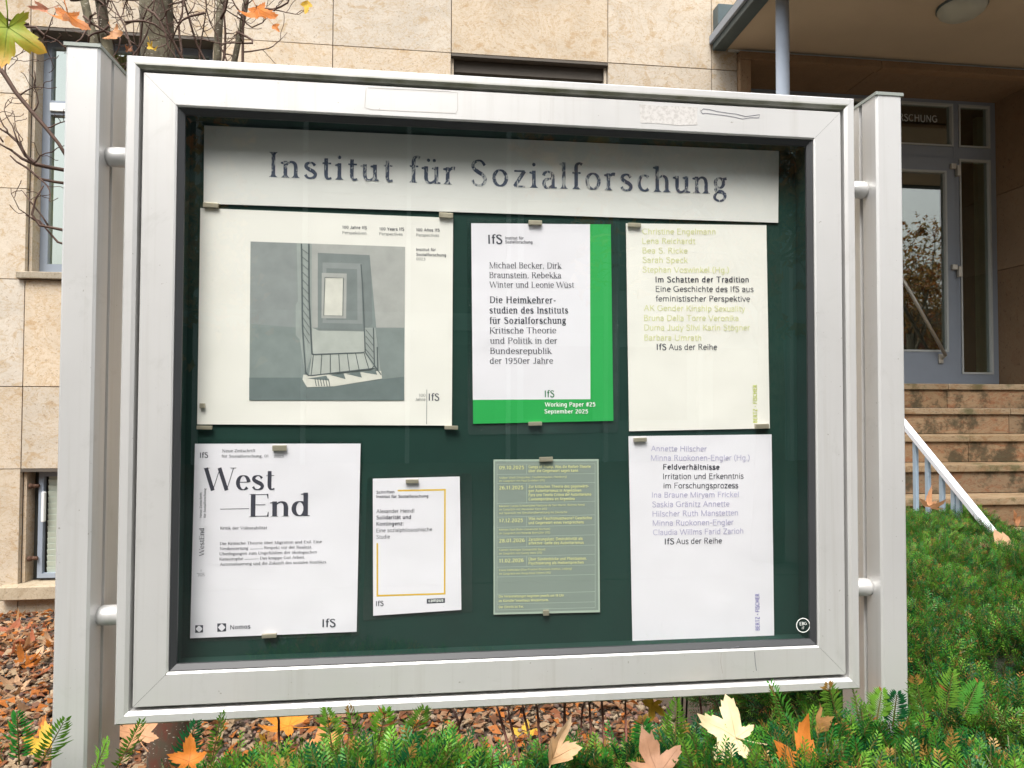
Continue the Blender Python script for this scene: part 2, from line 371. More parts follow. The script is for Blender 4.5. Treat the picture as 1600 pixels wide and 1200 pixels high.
for x0, x1 in ((-2.64, -1.462), (.165, 1.317)):
    box('window_sill', (x0-.04, FY-.035, 2.212), (x1+.04, FY+.19, 2.258), 'sill', bld, .004)
    box('window_sill', (x0-.09, FY-.07, .117), (x1+.06, FY+.12, .205), 'sill', bld, .006)
    lining(x0, x1, .206, .957, .15)
    bw = link('basement_window', bpy.data.meshes.new('basement_window'), None, bld)
    bm = bmesh.new()
    X0, X1, Z0, Z1 = x0+.075, x1-.04, .225, .93
    for a, b in (((X0, FY+.075, Z0), (X0+.03, FY+.11, Z1)), ((X1-.03, FY+.075, Z0), (X1, FY+.11, Z1)), ((X0+.03, FY+.075, Z1-.03), (X1-.03, FY+.11, Z1)), ((X0+.03, FY+.075, Z0), (X1-.03, FY+.11, Z0+.03))):
        r = bmesh.ops.create_cube(bm, size=1)
        for v in r['verts']: v.co = Vector([(a[i]+b[i])/2+v.co[i]*(b[i]-a[i]) for i in range(3)])
    bm.to_mesh(bw.data); bm.free(); bw.data.materials.append(MT['bluegrey'])
    n = 17
    for k in range(n):
        z = Z0+.045+(Z1-Z0-.08)*k/(n-1)
        sl_ = box('blind_slat', (X0+.05, FY+.099, z-.0215), (X1-.034, FY+.102, z+.0215), 'blind', bw)
        sl_.data.transform(Matrix.Translation((0, FY+.1, z)) @ Matrix.Rotation(R(14), 4, 'X') @ Matrix.Translation((0, -FY-.1, -z)))
    box('window_handle', (X0+.03, FY+.045, .60), (X0+.05, FY+.075, .80), 'whitebar', bw, .004)
    box('recess_back', (x0+.02, FY+.14, .206), (x1-.02, FY+.15, .93), 'room', bw)
    for zz in (.36, .84):
        tubes('hinge_pin', [([(x0+.03, FY+.06, zz), (X0+.01, FY+.06, zz)], .012), ([(x0+.035, FY+.05, zz), (x0+.05, FY+.045, zz)], .018)], 'iron', bw)

# portal: stone surround, reveals
PT = 4.047; DY = 5.45
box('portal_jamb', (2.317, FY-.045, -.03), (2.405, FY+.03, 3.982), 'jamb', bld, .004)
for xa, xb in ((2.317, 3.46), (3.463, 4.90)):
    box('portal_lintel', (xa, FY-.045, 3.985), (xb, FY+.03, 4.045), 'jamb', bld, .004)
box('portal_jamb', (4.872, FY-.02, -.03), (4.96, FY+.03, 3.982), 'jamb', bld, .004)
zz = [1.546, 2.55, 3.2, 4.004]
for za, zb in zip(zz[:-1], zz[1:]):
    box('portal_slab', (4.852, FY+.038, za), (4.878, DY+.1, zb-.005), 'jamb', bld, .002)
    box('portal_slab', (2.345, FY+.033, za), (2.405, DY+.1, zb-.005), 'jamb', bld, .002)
for xa, xb in ((2.406, 3.46), (3.463, 4.878)):
    box('portal_ceiling_slab', (xa, FY+.033, 4.0), (xb, DY+.02, 4.05), 'jamb', bld, .002)
# entrance screen : frame, door leaves, fixed lights
scr = link('entrance_screen', bpy.data.meshes.new('entrance_screen'), None, bld)
bm = bmesh.new()
def bxs(a, b):
    r = bmesh.ops.create_cube(bm, size=1)
    for v in r['verts']: v.co = Vector([(a[i]+b[i])/2+v.co[i]*(b[i]-a[i]) for i in range(3)])
ZT = 4.0; TB, TT = 3.50, 3.60   # transom bar
SX = 4.455                        # mullion between door and side light
bxs((2.406, DY, 1.56), (2.47, DY+.07, ZT)); bxs((4.80, DY, 1.56), (4.851, DY+.07, ZT)); bxs((2.47, DY, ZT-.03), (4.80, DY+.07, ZT-.001))
bxs((SX, DY, 1.56), (SX+.05, DY+.07, ZT-.03)); bxs((2.47, DY+.002, TB), (SX, DY+.07, TT)); bxs((SX+.05, DY+.002, TB), (4.80, DY+.07, TT)); bxs((SX+.05, DY, 1.56), (4.80, DY+.07, 1.66))
bm.to_mesh(scr.data); bm.free(); scr.data.materials.append(MT['bluegrey'])
def bead(parent, x0, x1, z0, z1, y, t=.016):
    V = []; F = []
    for (X0, X1, Z0, Z1) in ((x0, x1, z0, z1), (x0+t, x1-t, z0+t, z1-t)):
        V += [(X0, y, Z0), (X1, y, Z0), (X1, y, Z1), (X0, y, Z1)]
    V += [(a, y+.03, c) for a, b_, c in V[4:8]]
    for i in range(4):
        j = (i+1) % 4; F += [[i, j, 4+j, 4+i], [4+i, 4+j, 8+j, 8+i]]
    return mesh('glazing_bead', V, F, 'bead', parent)
panes = [(2.47, SX, TT, ZT-.03), (SX+.05, 4.80, TT, ZT-.03), (SX+.05, 4.80, 1.66, TB)]
for x0, x1, z0, z1 in panes:
    bead(scr, x0, x1, z0, z1, DY-.006)
    box('pane', (x0, DY+.022, z0), (x1, DY+.028, z1), 'doorglass', scr)
for (x0, x1, hx) in ((3.415, SX-.003, SX), (2.473, 3.41, 2.473)):
    dr = link('door', bpy.data.meshes.new('door'), None, bld); bm = bmesh.new(); z0, z1 = 1.575, TB-.004
    sw = .075
    bxs((x0, DY-.012, z0), (x0+sw, DY+.045, z1)); bxs((x1-sw, DY-.012, z0), (x1, DY+.045, z1)); bxs((x0+sw, DY-.012, z0), (x1-sw, DY+.045, z0+.27)); bxs((x0+sw, DY-.012, z1-.11), (x1-sw, DY+.045, z1))
    bm.to_mesh(dr.data); bm.free(); dr.data.materials.append(MT['bluegrey'])
    bead(dr, x0+sw, x1-sw, z0+.27, z1-.11, DY-.018)
    box('pane', (x0+sw, DY+.01, z0+.27), (x1-sw, DY+.016, z1-.11), 'doorglass', dr)
    for hz in (3.40, 2.54):
        s = 1 if hx > 3 else -1
        box('hinge', (hx-.05 if s > 0 else hx+.002, DY-.04, hz), (hx-.004 if s > 0 else hx+.05, DY-.013, hz+.045), 'steel', dr, .003)
        box('hinge', (hx+.002 if s > 0 else hx-.03, DY-.045, hz-.06), (hx+.035 if s > 0 else hx-.003, DY-.013, hz+.03), 'steel', dr, .003)
    if hx > 3:
        A = at(1478, 556, DY-.07); B = Vector((A[0]-.94, DY-.07, A[2]+.94*1.66))
        A = Vector(A); B = A + (B-A)*.52
        tubes('pull_bar', [([A, B], .014), ([A+Vector((0, 0, .01)), A+Vector((0, .06, -.03))], .012), ([B, B+Vector((0, .06, 0))], .012)], 'steel', dr, 10)
        box('pull_bar_bracket', (A[0]-.03, DY-.03, A[2]-.06), (A[0]+.012, DY-.013, A[2]+.02), 'steel', dr, .003)
# interior lobby
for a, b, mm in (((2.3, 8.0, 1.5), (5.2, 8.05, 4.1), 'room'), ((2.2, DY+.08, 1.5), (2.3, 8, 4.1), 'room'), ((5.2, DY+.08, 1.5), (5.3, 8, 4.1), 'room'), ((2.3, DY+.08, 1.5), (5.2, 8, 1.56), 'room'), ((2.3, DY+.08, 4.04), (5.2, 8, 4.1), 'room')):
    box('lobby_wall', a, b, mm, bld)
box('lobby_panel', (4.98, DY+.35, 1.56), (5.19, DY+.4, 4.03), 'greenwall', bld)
# lettering over the door on the transom pane
# canopy
can = box('canopy', (2.225, 3.1, 4.068), (7.2, FY-.002, 4.25), 'soffit', bld)
box('edge_beam', (2.12, 3.0, 4.052), (2.222, FY-.004, 4.20), 'beam', can, .004)
box('edge_strip', (2.095, 3.0, 4.10), (2.118, FY-.004, 4.16), 'bluegrey', can, .002)
box('edge_beam', (2.224, 3.0, 4.052), (7.2, 3.098, 4.20), 'beam', can, .004)
box('wall_strip', (2.24, FY-.02, 4.05), (7.2, FY-.003, 4.066), 'bead', can)
box('support_bracket', (2.125, FY-.10, 4.205), (2.26, FY-.004, 4.36), 'beam', can, .004)
p = (Vector(at(1213, 100, 4.3))+Vector(at(1233, 100, 4.3)))/2
tubes('canopy_pole', [([(p.x, 4.3, 0.0), (p.x, 4.3, 4.067)], .043)], 'pole', bld, 20)
# ceiling lamp under the canopy
lc = atz(1503, 10, 4.06)
V = []; F = []; rr = [(.0, -.075), (.06, -.072), (.105, -.058), (.135, -.035), (.146, -.012), (.146, 0.0)]; sg = 32
lamp = thing('ceiling_lamp', (lc[0], lc[1], 4.066), 'round opal ceiling lamp under the entrance canopy', 'lamp')
for r_, z_ in rr:
    for k in range(sg): V.append((lc[0]+r_*math.cos(2*math.pi*k/sg), lc[1]+r_*math.sin(2*math.pi*k/sg), 4.055+z_))
for i in range(len(rr)-1):
    for k in range(sg): F.append([i*sg+k, i*sg+(k+1) % sg, (i+1)*sg+(k+1) % sg, (i+1)*sg+k])
mesh('lamp_glass', V, F, 'opal', lamp, True)
tubes('lamp_base', [([(lc[0], lc[1], 4.05), (lc[0], lc[1], 4.066)], .152)], 'beam', lamp, 32)

# ================================================================ STAIRCASE
stair = thing('staircase', (3.6, 3.6, 0), 'brown travertine entrance steps with mossy stains below the glass door', 'stairs')
LZ, LY, TD = 1.546, 4.52, .205
SX0, SX1 = 2.44, 5.6
def stair_row(z, y0, y1, h):
    k = random.uniform(.2, .8); xs = [SX0, SX0+.75+k, SX0+1.9+k*.8, SX1]
    for xa, xb in zip(xs[:-1], xs[1:]):
        box('step_tread', (xa+.002, y0-.012, z-.04), (xb-.002, y1, z), 'nose', stair, .006, 2)
        box('step_riser', (xa+.002, y0+.003, z-h+.001), (xb-.002, y0+.28, z-.041), 'step', stair, .002)
box('landing_paving', (SX0-.0, LY+.28, LZ-.17), (4.850, DY-.02, LZ-.002), 'nose', stair)
box('door_threshold', (2.41, DY-.10, LZ+.0), (4.850, DY+.08, LZ+.022), 'nose', stair, .003)
for k in range(9):
    stair_row(LZ-.17*k, LY-TD*k, LY-TD*k+(TD if k else .34), .17)
box('stair_core', (SX0+.01, LY-TD*4+.28, .0), (SX1-.01, LY+.3, LZ-.17*5), 'core', stair)
box('stair_core', (SX0+.01, LY-.01, LZ-.17*5), (SX1-.01, DY-.03, LZ-.175), 'core', stair)
# railing
rl = thing('stair_railing', (2.33, 2.6, 0), 'white sloping handrail with slim blue grey balusters beside the steps', 'railing')
A = Vector(at(1413, 662, 2.85)); RX = A.x
def railz(y): return A.z + (y-2.85)*.81
y0, y1 = 2.12, 4.1
V = []; F = []
for y in (y0, y1):
    z = railz(y); V += [(RX-.015, y, z-.014), (RX+.015, y, z-.014), (RX+.015, y, z+.009), (RX+.009, y, z+.015), (RX-.009, y, z+.015), (RX-.015, y, z+.009)]
F = [[i, (i+1) % 6, 6+(i+1) % 6, 6+i] for i in range(6)]+[list(range(6))[::-1], list(range(6, 12))]
mesh('handrail', V, F, 'rail', rl)
y = 2.20
ys = []
for px in (1430, 1449, 1471, 1489, 1497):
    d = at(px, 700, 1.0); ys.append(RX/d[0])
ys += [ys[0]+.14*k for k in range(1, 9)] + [2.16]
for y in ys:
    zb = max(.0, LZ-.17*math.ceil((LY-y)/TD)) if y < LY else LZ
    box('baluster', (RX-.006, y-.011, zb), (RX+.008, y+.011, railz(y)-.022), 'baluster', rl, .002)
# black edging strip
tag(box('edging_strip', (-4.9, 4.80, -.02), (-1.0, 4.83, .035), 'kerb'), 'thin black metal edging strip in the gravel along the wall foot', 'edging')
# ---------------------------------------------------------------- lettering: letters drawn stroke by stroke
def _P(s): return ('P', [tuple(float(v) for v in t.split(',')) for t in s.split()])
def _L(x0, y0, x1, y1, w='T'): return ('P', [(x0, y0, w), (x1, y1, w)])
def _A(cx, cy, rx, ry, a0, a1): return ('A', cx, cy, rx, ry, a0, a1)
def _S(x, y, k=1): return ('S', x, y, k)       # serif to both sides
def _F(x, y): return ('F', x, y)               # flag serif on the left of a stem top
def _R(x, y): return ('R', x, y)               # foot serif to the right only
def _D(x, y, r=.047): return ('D', x, y, r)
_arch = ".1,.28,.1 .16,.38,.2 .26,.432,.25 .355,.385,.8 .385,.28,1 .385,.15,1 .385,0,1"
_arch2 = "{0},.28,.1 {1},.38,.2 {2},.432,.25 {3},.385,.8 {4},.28,1 {4},.15,1 {4},0,1"
_sp = [(.32,.355,.6),(.26,.42,.25),(.185,.435,.12),(.09,.39,.7),(.08,.31,.9),(.17,.245,1),(.27,.195,1),(.33,.125,.9),(.3,.045,.6),(.2,.012,.12),(.11,.03,.3),(.055,.1,.6)]
G = {
'a': (.44, [_P(".07,.33,.8 .1,.4,.5 .2,.435,.15 .31,.39,.7 .335,.3,1 .335,.15,1 .335,0,1"), _P(".335,.262,.1 .24,.25,.2 .12,.21,.7 .075,.12,1 .12,.03,.6 .19,.012,.15 .28,.05,.2 .335,.12,.2"), _R(.335,0)]),
'b': (.48, [_L(.1,0,.1,.7), _A(.25,.225,.16,.208,158,-158), _F(.1,.7)]),
'c': (.42, [_A(.245,.225,.17,.21,48,312)]),
'd': (.49, [_L(.375,0,.375,.7), _A(.225,.225,.16,.208,22,338), _F(.375,.7), _R(.375,0)]),
'e': (.455,[_A(.24,.225,.168,.21,4,318), _L(.08,.24,.402,.24,'h')]),
'f': (.29, [_P(".32,.655,.7 .26,.69,.2 .18,.66,.6 .15,.58,1 .15,.4,1 .15,0,1"), _L(.04,.432,.28,.432,'h'), _S(.15,0)]),
'g': (.44, [_A(.2,.3,.128,.138,0,360), _P(".13,.19,.3 .08,.13,.6 .12,.075,.8 .28,.05,1 .365,-.03,.9 .32,-.15,.4 .2,-.19,.12 .08,-.15,.4 .045,-.08,.7 .09,0,.3 .15,.06,.12"), _L(.29,.395,.42,.425,'m')]),
'g_':(.49, [_A(.225,.225,.16,.208,22,338), _P(".375,.45,1 .375,.1,1 .372,-.06,1 .34,-.155,.8 .23,-.19,.3 .1,-.15,.5")]),
'h': (.49, [_L(.1,0,.1,.7), _P(_arch), _S(.1,0), _S(.385,0), _F(.1,.7)]),
'i': (.21, [_L(.105,0,.105,.45), _D(.105,.61), _S(.105,0), _F(.105,.45)]),
'j': (.22, [_P(".115,.45,1 .115,.2,1 .115,-.08,1 .08,-.16,.6 0,-.19,.3"), _D(.115,.61), _F(.115,.45)]),
'k': (.45, [_L(.1,0,.1,.7), _L(.1,.16,.37,.45,'h'), _L(.19,.26,.41,0,'T'), _F(.1,.7), _S(.1,0), _S(.41,0)]),
'l': (.21, [_L(.105,0,.105,.7), _S(.105,0), _F(.105,.7)]),
'm': (.74, [_L(.1,0,.1,.45), _P(_arch2.format(.1,.15,.235,.33,.365)), _P(_arch2.format(.365,.415,.5,.6,.635)), _S(.1,0), _S(.365,0), _S(.635,0), _F(.1,.45)]),
'n': (.49, [_L(.1,0,.1,.45), _P(_arch), _S(.1,0), _S(.385,0), _F(.1,.45)]),
'o': (.49, [_A(.245,.225,.178,.21,0,360)]),
'p': (.48, [_L(.1,-.2,.1,.45), _A(.25,.225,.16,.208,158,-158), _F(.1,.45), _S(.1,-.2)]),
'q': (.49, [_L(.375,-.2,.375,.45), _A(.225,.225,.16,.208,22,338), _S(.375,-.2)]),
'r': (.33, [_L(.1,0,.1,.45), _P(".1,.26,.1 .15,.37,.25 .22,.43,.6 .3,.425,.95"), _S(.1,0), _F(.1,.45)]),
's': (.385,[('P', _sp)]),
't': (.3,  [_P(".14,.57,1 .14,.4,1 .14,.13,1 .165,.035,.6 .22,.015,.25 .29,.035,.3"), _L(.04,.432,.28,.432,'h')]),
'u': (.49, [_P(".1,.45,1 .1,.3,1 .1,.15,1 .135,.045,.7 .22,.015,.25 .32,.06,.2 .385,.15,.15"), _L(.385,0,.385,.45), _F(.1,.45), _F(.385,.45), _R(.385,0)]),
'v': (.42, [_L(.03,.45,.215,0), _L(.215,0,.39,.45,'h'), _S(.04,.45), _S(.385,.45)]),
'w': (.65, [_L(.03,.45,.185,0), _L(.185,0,.325,.45,'h'), _L(.325,.45,.48,0), _L(.48,0,.62,.45,'h'), _S(.04,.45), _S(.62,.45)]),
'x': (.43, [_L(.05,.45,.38,0), _L(.04,0,.38,.45,'h'), _S(.05,.45), _S(.38,0)]),
'y': (.42, [_L(.03,.45,.22,0), _P(".39,.45,.1 .22,0,.1 .16,-.14,.2 .06,-.18,.6"), _S(.04,.45), _S(.385,.45)]),
'z': (.4,  [_L(.05,.425,.35,.425,'h'), _L(.34,.43,.06,.02,'T'), _L(.05,.022,.36,.022,'h')]),
'A': (.59, [_L(.04,0,.29,.68,'h'), _L(.29,.68,.55,0), _L(.13,.22,.46,.22,'h'), _S(.05,0), _S(.54,0)]),
'B': (.53, [_L(.12,0,.12,.68), _P(".12,.662,0 .3,.662,.1 .41,.6,.8 .415,.48,1 .35,.38,.5 .26,.36,.05 .12,.36,0"), _P(".12,.36,0 .27,.36,.05 .4,.32,.5 .46,.22,1 .45,.11,.9 .36,.03,.3 .25,.018,.05 .12,.018,0"), _S(.1,0,.7), _S(.1,.68,.7)]),
'C': (.62, [_A(.34,.34,.28,.325,46,314)]),
'D': (.63, [_L(.12,0,.12,.68), _P(".12,.662,0 .25,.662,.1 .45,.6,.5 .54,.45,.95 .54,.23,.95 .45,.08,.5 .25,.018,.1 .12,.018,0"), _S(.1,0,.7), _S(.1,.68,.7)]),
'E': (.54, [_L(.12,0,.12,.68), _L(.12,.662,.49,.662,'h'), _L(.12,.355,.43,.355,'h'), _L(.12,.018,.5,.018,'h'), _S(.1,0,.7), _S(.1,.68,.7), ('V',.49,.68,-1), ('V',.5,0,1)]),
'F': (.5,  [_L(.12,0,.12,.68), _L(.12,.662,.47,.662,'h'), _L(.12,.34,.42,.34,'h'), _S(.12,0), _S(.1,.68,.7)]),
'G': (.67, [_A(.34,.34,.28,.325,46,325), _L(.575,.3,.575,.06), _L(.42,.3,.6,.3,'h')]),
'H': (.68, [_L(.12,0,.12,.68), _L(.56,0,.56,.68), _L(.12,.35,.56,.35,'h'), _S(.12,0), _S(.12,.68), _S(.56,0), _S(.56,.68)]),
'I': (.25, [_L(.125,0,.125,.68), _S(.125,0), _S(.125,.68)]),
'J': (.42, [_P(".3,.68,1 .3,.4,1 .3,.17,1 .25,.04,.6 .16,.015,.25 .05,.06,.6"), _S(.3,.68)]),
'K': (.58, [_L(.12,0,.12,.68), _L(.12,.24,.5,.68,'h'), _L(.23,.37,.54,0), _S(.12,0), _S(.12,.68), _S(.5,.68), _S(.53,0)]),
'L': (.5,  [_L(.12,0,.12,.68), _L(.12,.018,.47,.018,'h'), _S(.12,.68), _S(.1,0,.7)]),
'M': (.76, [_L(.1,0,.1,.68,'h'), _L(.1,.68,.38,.0), _L(.38,0,.65,.68,'h'), _L(.65,0,.65,.68), _S(.1,0), _S(.1,.68), _S(.65,0), _S(.65,.68)]),
'N': (.68, [_L(.11,0,.11,.68,'h'), _L(.11,.68,.56,0), _L(.56,0,.56,.68,'h'), _S(.11,0), _S(.1,.68), _S(.56,.68)]),
'O': (.7,  [_A(.35,.34,.285,.325,0,360)]),
'P': (.52, [_L(.12,0,.12,.68), _P(".12,.662,0 .3,.662,.1 .43,.6,.8 .445,.47,1 .38,.34,.5 .27,.31,.05 .12,.31,0"), _S(.12,0), _S(.1,.68,.7)]),
'R': (.57, [_L(.12,0,.12,.68), _P(".12,.662,0 .3,.662,.1 .42,.6,.8 .43,.48,1 .37,.36,.5 .27,.33,.05 .12,.33,0"), _L(.3,.33,.51,0), _S(.12,0), _S(.1,.68,.7), _S(.51,0)]),
'S': (.51, [('P', [(x*1.33, .012+(y-.012)*1.535, w) for x, y, w in _sp])]),
'T': (.58, [_L(.29,0,.29,.68), _L(.03,.662,.55,.662,'h'), _S(.29,0), ('V',.035,.68,-1), ('V',.545,.68,-1)]),
'U': (.66, [_P(".11,.68,1 .11,.4,1 .11,.22,1 .17,.07,.8 .33,.012,.3 .49,.07,.4 .55,.22,.3 .55,.4,.3 .55,.68,.3"), _S(.11,.68), _S(.55,.68)]),
'V': (.59, [_L(.03,.68,.3,0), _L(.3,0,.56,.68,'h'), _S(.05,.68), _S(.55,.68)]),
'W': (.88, [_L(.03,.68,.24,0), _L(.24,0,.45,.68,'h'), _L(.43,.68,.65,0), _L(.65,0,.85,.68,'h'), _S(.05,.68), _S(.84,.68)]),
'X': (.58, [_L(.05,.68,.53,0), _L(.04,0,.52,.68,'h')]),
'Y': (.56, [_L(.03,.68,.28,.3), _L(.28,.3,.53,.68,'h'), _L(.28,.32,.28,0), _S(.28,0)]),
'Z': (.54, [_L(.05,.655,.48,.655,'m'), _L(.47,.65,.06,.03), _L(.05,.025,.5,.025,'m'), ('V',.06,.68,-1), ('V',.49,0,1)]),
'0': (.49, [_A(.245,.33,.175,.318,0,360)]),
'1': (.36, [_L(.2,0,.2,.66), _L(.2,.65,.07,.56,'m'), _S(.2,0)]),
'2': (.48, [_P(".08,.52,.7 .14,.615,.5 .24,.645,.3 .37,.58,.9 .375,.45,1 .25,.25,.6 .08,.03,.4"), _L(.07,.028,.42,.028,'m')]),
'3': (.48, [_P(".08,.58,.6 .2,.645,.3 .36,.56,1 .34,.42,.8 .2,.355,.3 .36,.3,.8 .39,.16,1 .29,.04,.6 .17,.015,.3 .06,.09,.6")]),
'4': (.5,  [_L(.34,0,.34,.66), _L(.34,.65,.05,.2,'h'), _L(.05,.19,.46,.19,'m')]),
'5': (.48, [_L(.13,.63,.4,.63,'m'), _L(.14,.64,.11,.33,'m'), _P(".11,.34,.3 .24,.405,.4 .37,.35,.8 .405,.21,1 .34,.06,.6 .22,.015,.3 .07,.07,.6")]),
'6': (.49, [_A(.25,.2,.168,.188,0,360), _P(".38,.6,.6 .28,.645,.3 .14,.53,.7 .085,.32,1 .083,.2,1")]),
'7': (.44, [_L(.05,.63,.41,.63,'m'), _L(.4,.62,.16,0)]),
'8': (.49, [_A(.245,.49,.145,.155,0,360), _A(.245,.185,.175,.17,0,360)]),
'9': (.49, [_A(.24,.455,.168,.188,0,360), _P(".11,.055,.6 .21,.01,.3 .35,.12,.7 .405,.33,1 .407,.455,1")]),
'.': (.2, [_D(.1,.045,.05)]), ',': (.2, [_D(.1,.045,.05), _L(.12,.03,.06,-.1,'h')]), ':': (.2, [_D(.1,.045,.05), _D(.1,.38,.05)]),
'-': (.3, [_L(.04,.24,.26,.24,'m')]), '—': (.9, [_L(0,.24,.9,.24,'h')]), '•': (.3, [_D(.15,.3,.07)]), '?': (.42, [_P(".06,.55,.7 .13,.64,.5 .23,.655,.3 .34,.56,1 .3,.43,.8 .2,.33,.8 .195,.2,.8"), _D(.2,.045,.05)]),
'(': (.26, [_P(".24,.74,.2 .12,.55,.8 .08,.3,1 .12,.05,.8 .24,-.14,.2")]), ')': (.26, [_P(".02,.74,.2 .14,.55,.8 .18,.3,1 .14,.05,.8 .02,-.14,.2")]),
'#': (.52, [_L(.2,0,.25,.66,'m'), _L(.34,0,.39,.66,'m'), _L(.06,.44,.5,.44,'m'), _L(.04,.22,.48,.22,'m')]),
'*': (.3, [_L(.15,.45,.15,.68,'h'), _L(.05,.5,.25,.63,'h'), _L(.05,.63,.25,.5,'h')]), ' ': (.25, []),
}
for u_, b_, xs in (('ä','a',(.13,.29)), ('ö','o',(.165,.325)), ('ü','u',(.16,.32)), ('Ü','U',(.24,.42)), ('Ä','A',(.2,.38))):
    yy_ = .61 if u_ in 'äöü' else .8
    G[u_] = (G[b_][0], G[b_][1] + [_D(xs[0], yy_, .043), _D(xs[1], yy_, .043)])
G['í'] = (.21, [_L(.105,0,.105,.45), _L(.09,.53,.17,.66,'m'), _S(.105,0)])
G['á'] = (.44, G['a'][1] + [_L(.19,.53,.27,.66,'m')])
G['ñ'] = (.49, G['n'][1] + [_P('.13,.58,.8 .19,.62,.8 .28,.58,.8 .35,.62,.8')])
G['ß'] = (.52, [_P(".1,0,1 .1,.4,1 .11,.58,1 .18,.68,.5 .28,.68,.3 .36,.58,.8 .3,.43,.6 .27,.36,.4 .38,.27,1 .43,.15,1 .38,.04,.6 .26,.012,.2")])
STY = {  # thick, thin, serif half length, tracking
 'sans': (.078,.066,0,.0), 'sansb': (.118,.094,0,.012), 'sansl': (.058,.05,0,0),
 'serif': (.085,.034,.085,.02), 'serifb': (.13,.05,.1,.035), 'didot': (.112,.010,.085,.0), 'roman': (.078,.026,.095,.09), 'small': (.085,.045,.07,.02)}
def _catmull(p):
    if len(p) < 3: return p
    out = []
    q = [p[0]] + p + [p[-1]]
    n = 6 if len(p) > 2 else 1
    for i in range(1, len(q)-2):
        for k in range(n):
            t = k / n
            out.append(tuple(.5*((2*q[i][j]) + (-q[i-1][j]+q[i+1][j])*t + (2*q[i-1][j]-5*q[i][j]+4*q[i+1][j]-q[i+2][j])*t*t + (-q[i-1][j]+3*q[i][j]-3*q[i+1][j]+q[i+2][j])*t**3) for j in range(3)))
    out.append(p[-1]); return out
def glyph_polys(text, style):
    """-> list of convex quads [(x, y) * 4], grouped per stroke, and the advance width"""
    T, h, sf, tr = STY[style]
    polys = []; x0 = 0; grow = max(0, T-.085)*.8; ns = 0
    for ch in text:
        key = 'g_' if (ch == 'g' and not sf) else ch
        adv, ops = G.get(key, G['-'])
        wd = lambda f: T if f == 'T' else h if f == 'h' else (T+h)/2 if f == 'm' else h + (T-h)*f
        def ribbon(pts):
            nonlocal ns
            L, Rr = [], []
            for i, (x, y, w) in enumerate(pts):
                a = pts[max(i-1, 0)]; b = pts[min(i+1, len(pts)-1)]
                dx, dy = b[0]-a[0], b[1]-a[1]; l = math.hypot(dx, dy) or 1
                nx, ny = -dy/l*w/2, dx/l*w/2
                L.append((x+nx, y+ny)); Rr.append((x-nx, y-ny))
            for i in range(len(pts)-1):
                polys.append((ns, [(px+x0, py) for px, py in (Rr[i], Rr[i+1], L[i+1], L[i])]))
            ns += 1
        for op in ops:
            k = op[0]
            if k == 'P':
                p = [(a, b, wd(w)) for a, b, w in op[1]]
                if not sf and ch in 'xvwyz' : p = [(a, b, (T+h)/2) for a, b, w in p]
                ribbon(_catmull(p))
            elif k == 'A':
                _, cx, cy, rx, ry, a0, a1 = op
                n = max(8, int(abs(a1-a0)/15)); p = []
                rx2 = rx - (T-.08)*.2
                for i in range(n+1):
                    t = math.radians(a0+(a1-a0)*i/n)
                    dx, dy = -rx2*math.sin(t), ry*math.cos(t)
                    s = abs(dy)/math.hypot(dx, dy)
                    p.append((cx+rx2*math.cos(t), cy+(ry-(h-.03)*.35)*math.sin(t), h+(T-h)*s**1.25))
                ribbon(p)
            elif k == 'D':
                _, cx, cy, r = op
                r = r*(.75+.25*T/.08) if sf else r*(.6+.4*T/.08)
                if sf: c = [(cx+x0+r*math.cos(i*math.pi/4), cy+r*math.sin(i*math.pi/4)) for i in range(8)]; polys.append((ns, c))
                else: polys.append((ns, [(cx+x0-r, cy-r), (cx+x0+r, cy-r), (cx+x0+r, cy+r), (cx+x0-r, cy+r)]))
                ns += 1
            elif sf:
                t = max(h*.8, .012)
                if k == 'S':
                    _, sx, sy, kk = op; d = t if sy < .2 else -t; e = sf*(1.05 if kk == 1 else .85)+T*.15
                    polys.append((ns, [(sx+x0-e, sy), (sx+x0+e, sy), (sx+x0+e*.6, sy+d), (sx+x0-e*.6, sy+d)])); ns += 1
                    if T < .11: polys.append((ns, [(sx+x0-e*.62, sy+d*.8), (sx+x0+e*.62, sy+d*.8), (sx+x0+T*.45, sy+d*2.4), (sx+x0-T*.45, sy+d*2.4)])); ns += 1
                elif k == 'F':
                    _, sx, sy = op
                    polys.append((ns, [(sx+x0-T/2-sf*.75, sy-.035-t), (sx+x0+T*.1, sy-t*2.2-.03), (sx+x0+T*.3, sy), (sx+x0-T/2-sf*.75, sy-.035)])); ns += 1
                elif k == 'R':
                    _, sx, sy = op
                    polys.append((ns, [(sx+x0, sy), (sx+x0+T/2+sf*.6, sy), (sx+x0+T/2+sf*.6, sy+t), (sx+x0, sy+t*1.6)])); ns += 1
                elif k == 'V':
                    _, sx, sy, dr = op
                    polys.append((ns, [(sx+x0-.03, sy), (sx+x0+.012, sy), (sx+x0+.012, sy+dr*.14), (sx+x0-.005, sy+dr*.14)])); ns += 1
        x0 += adv + tr + grow
    return polys, x0
# ================================================================ THE DISPLAY CASE
CY = .95
case = thing('display_case', (.117, CY, 0), 'silver aluminium notice display case on two posts, glazed, dark green inside', 'display case')
OX0, OX1, OZ0, OZ1 = -.3867, .6205, .9927, 1.8483
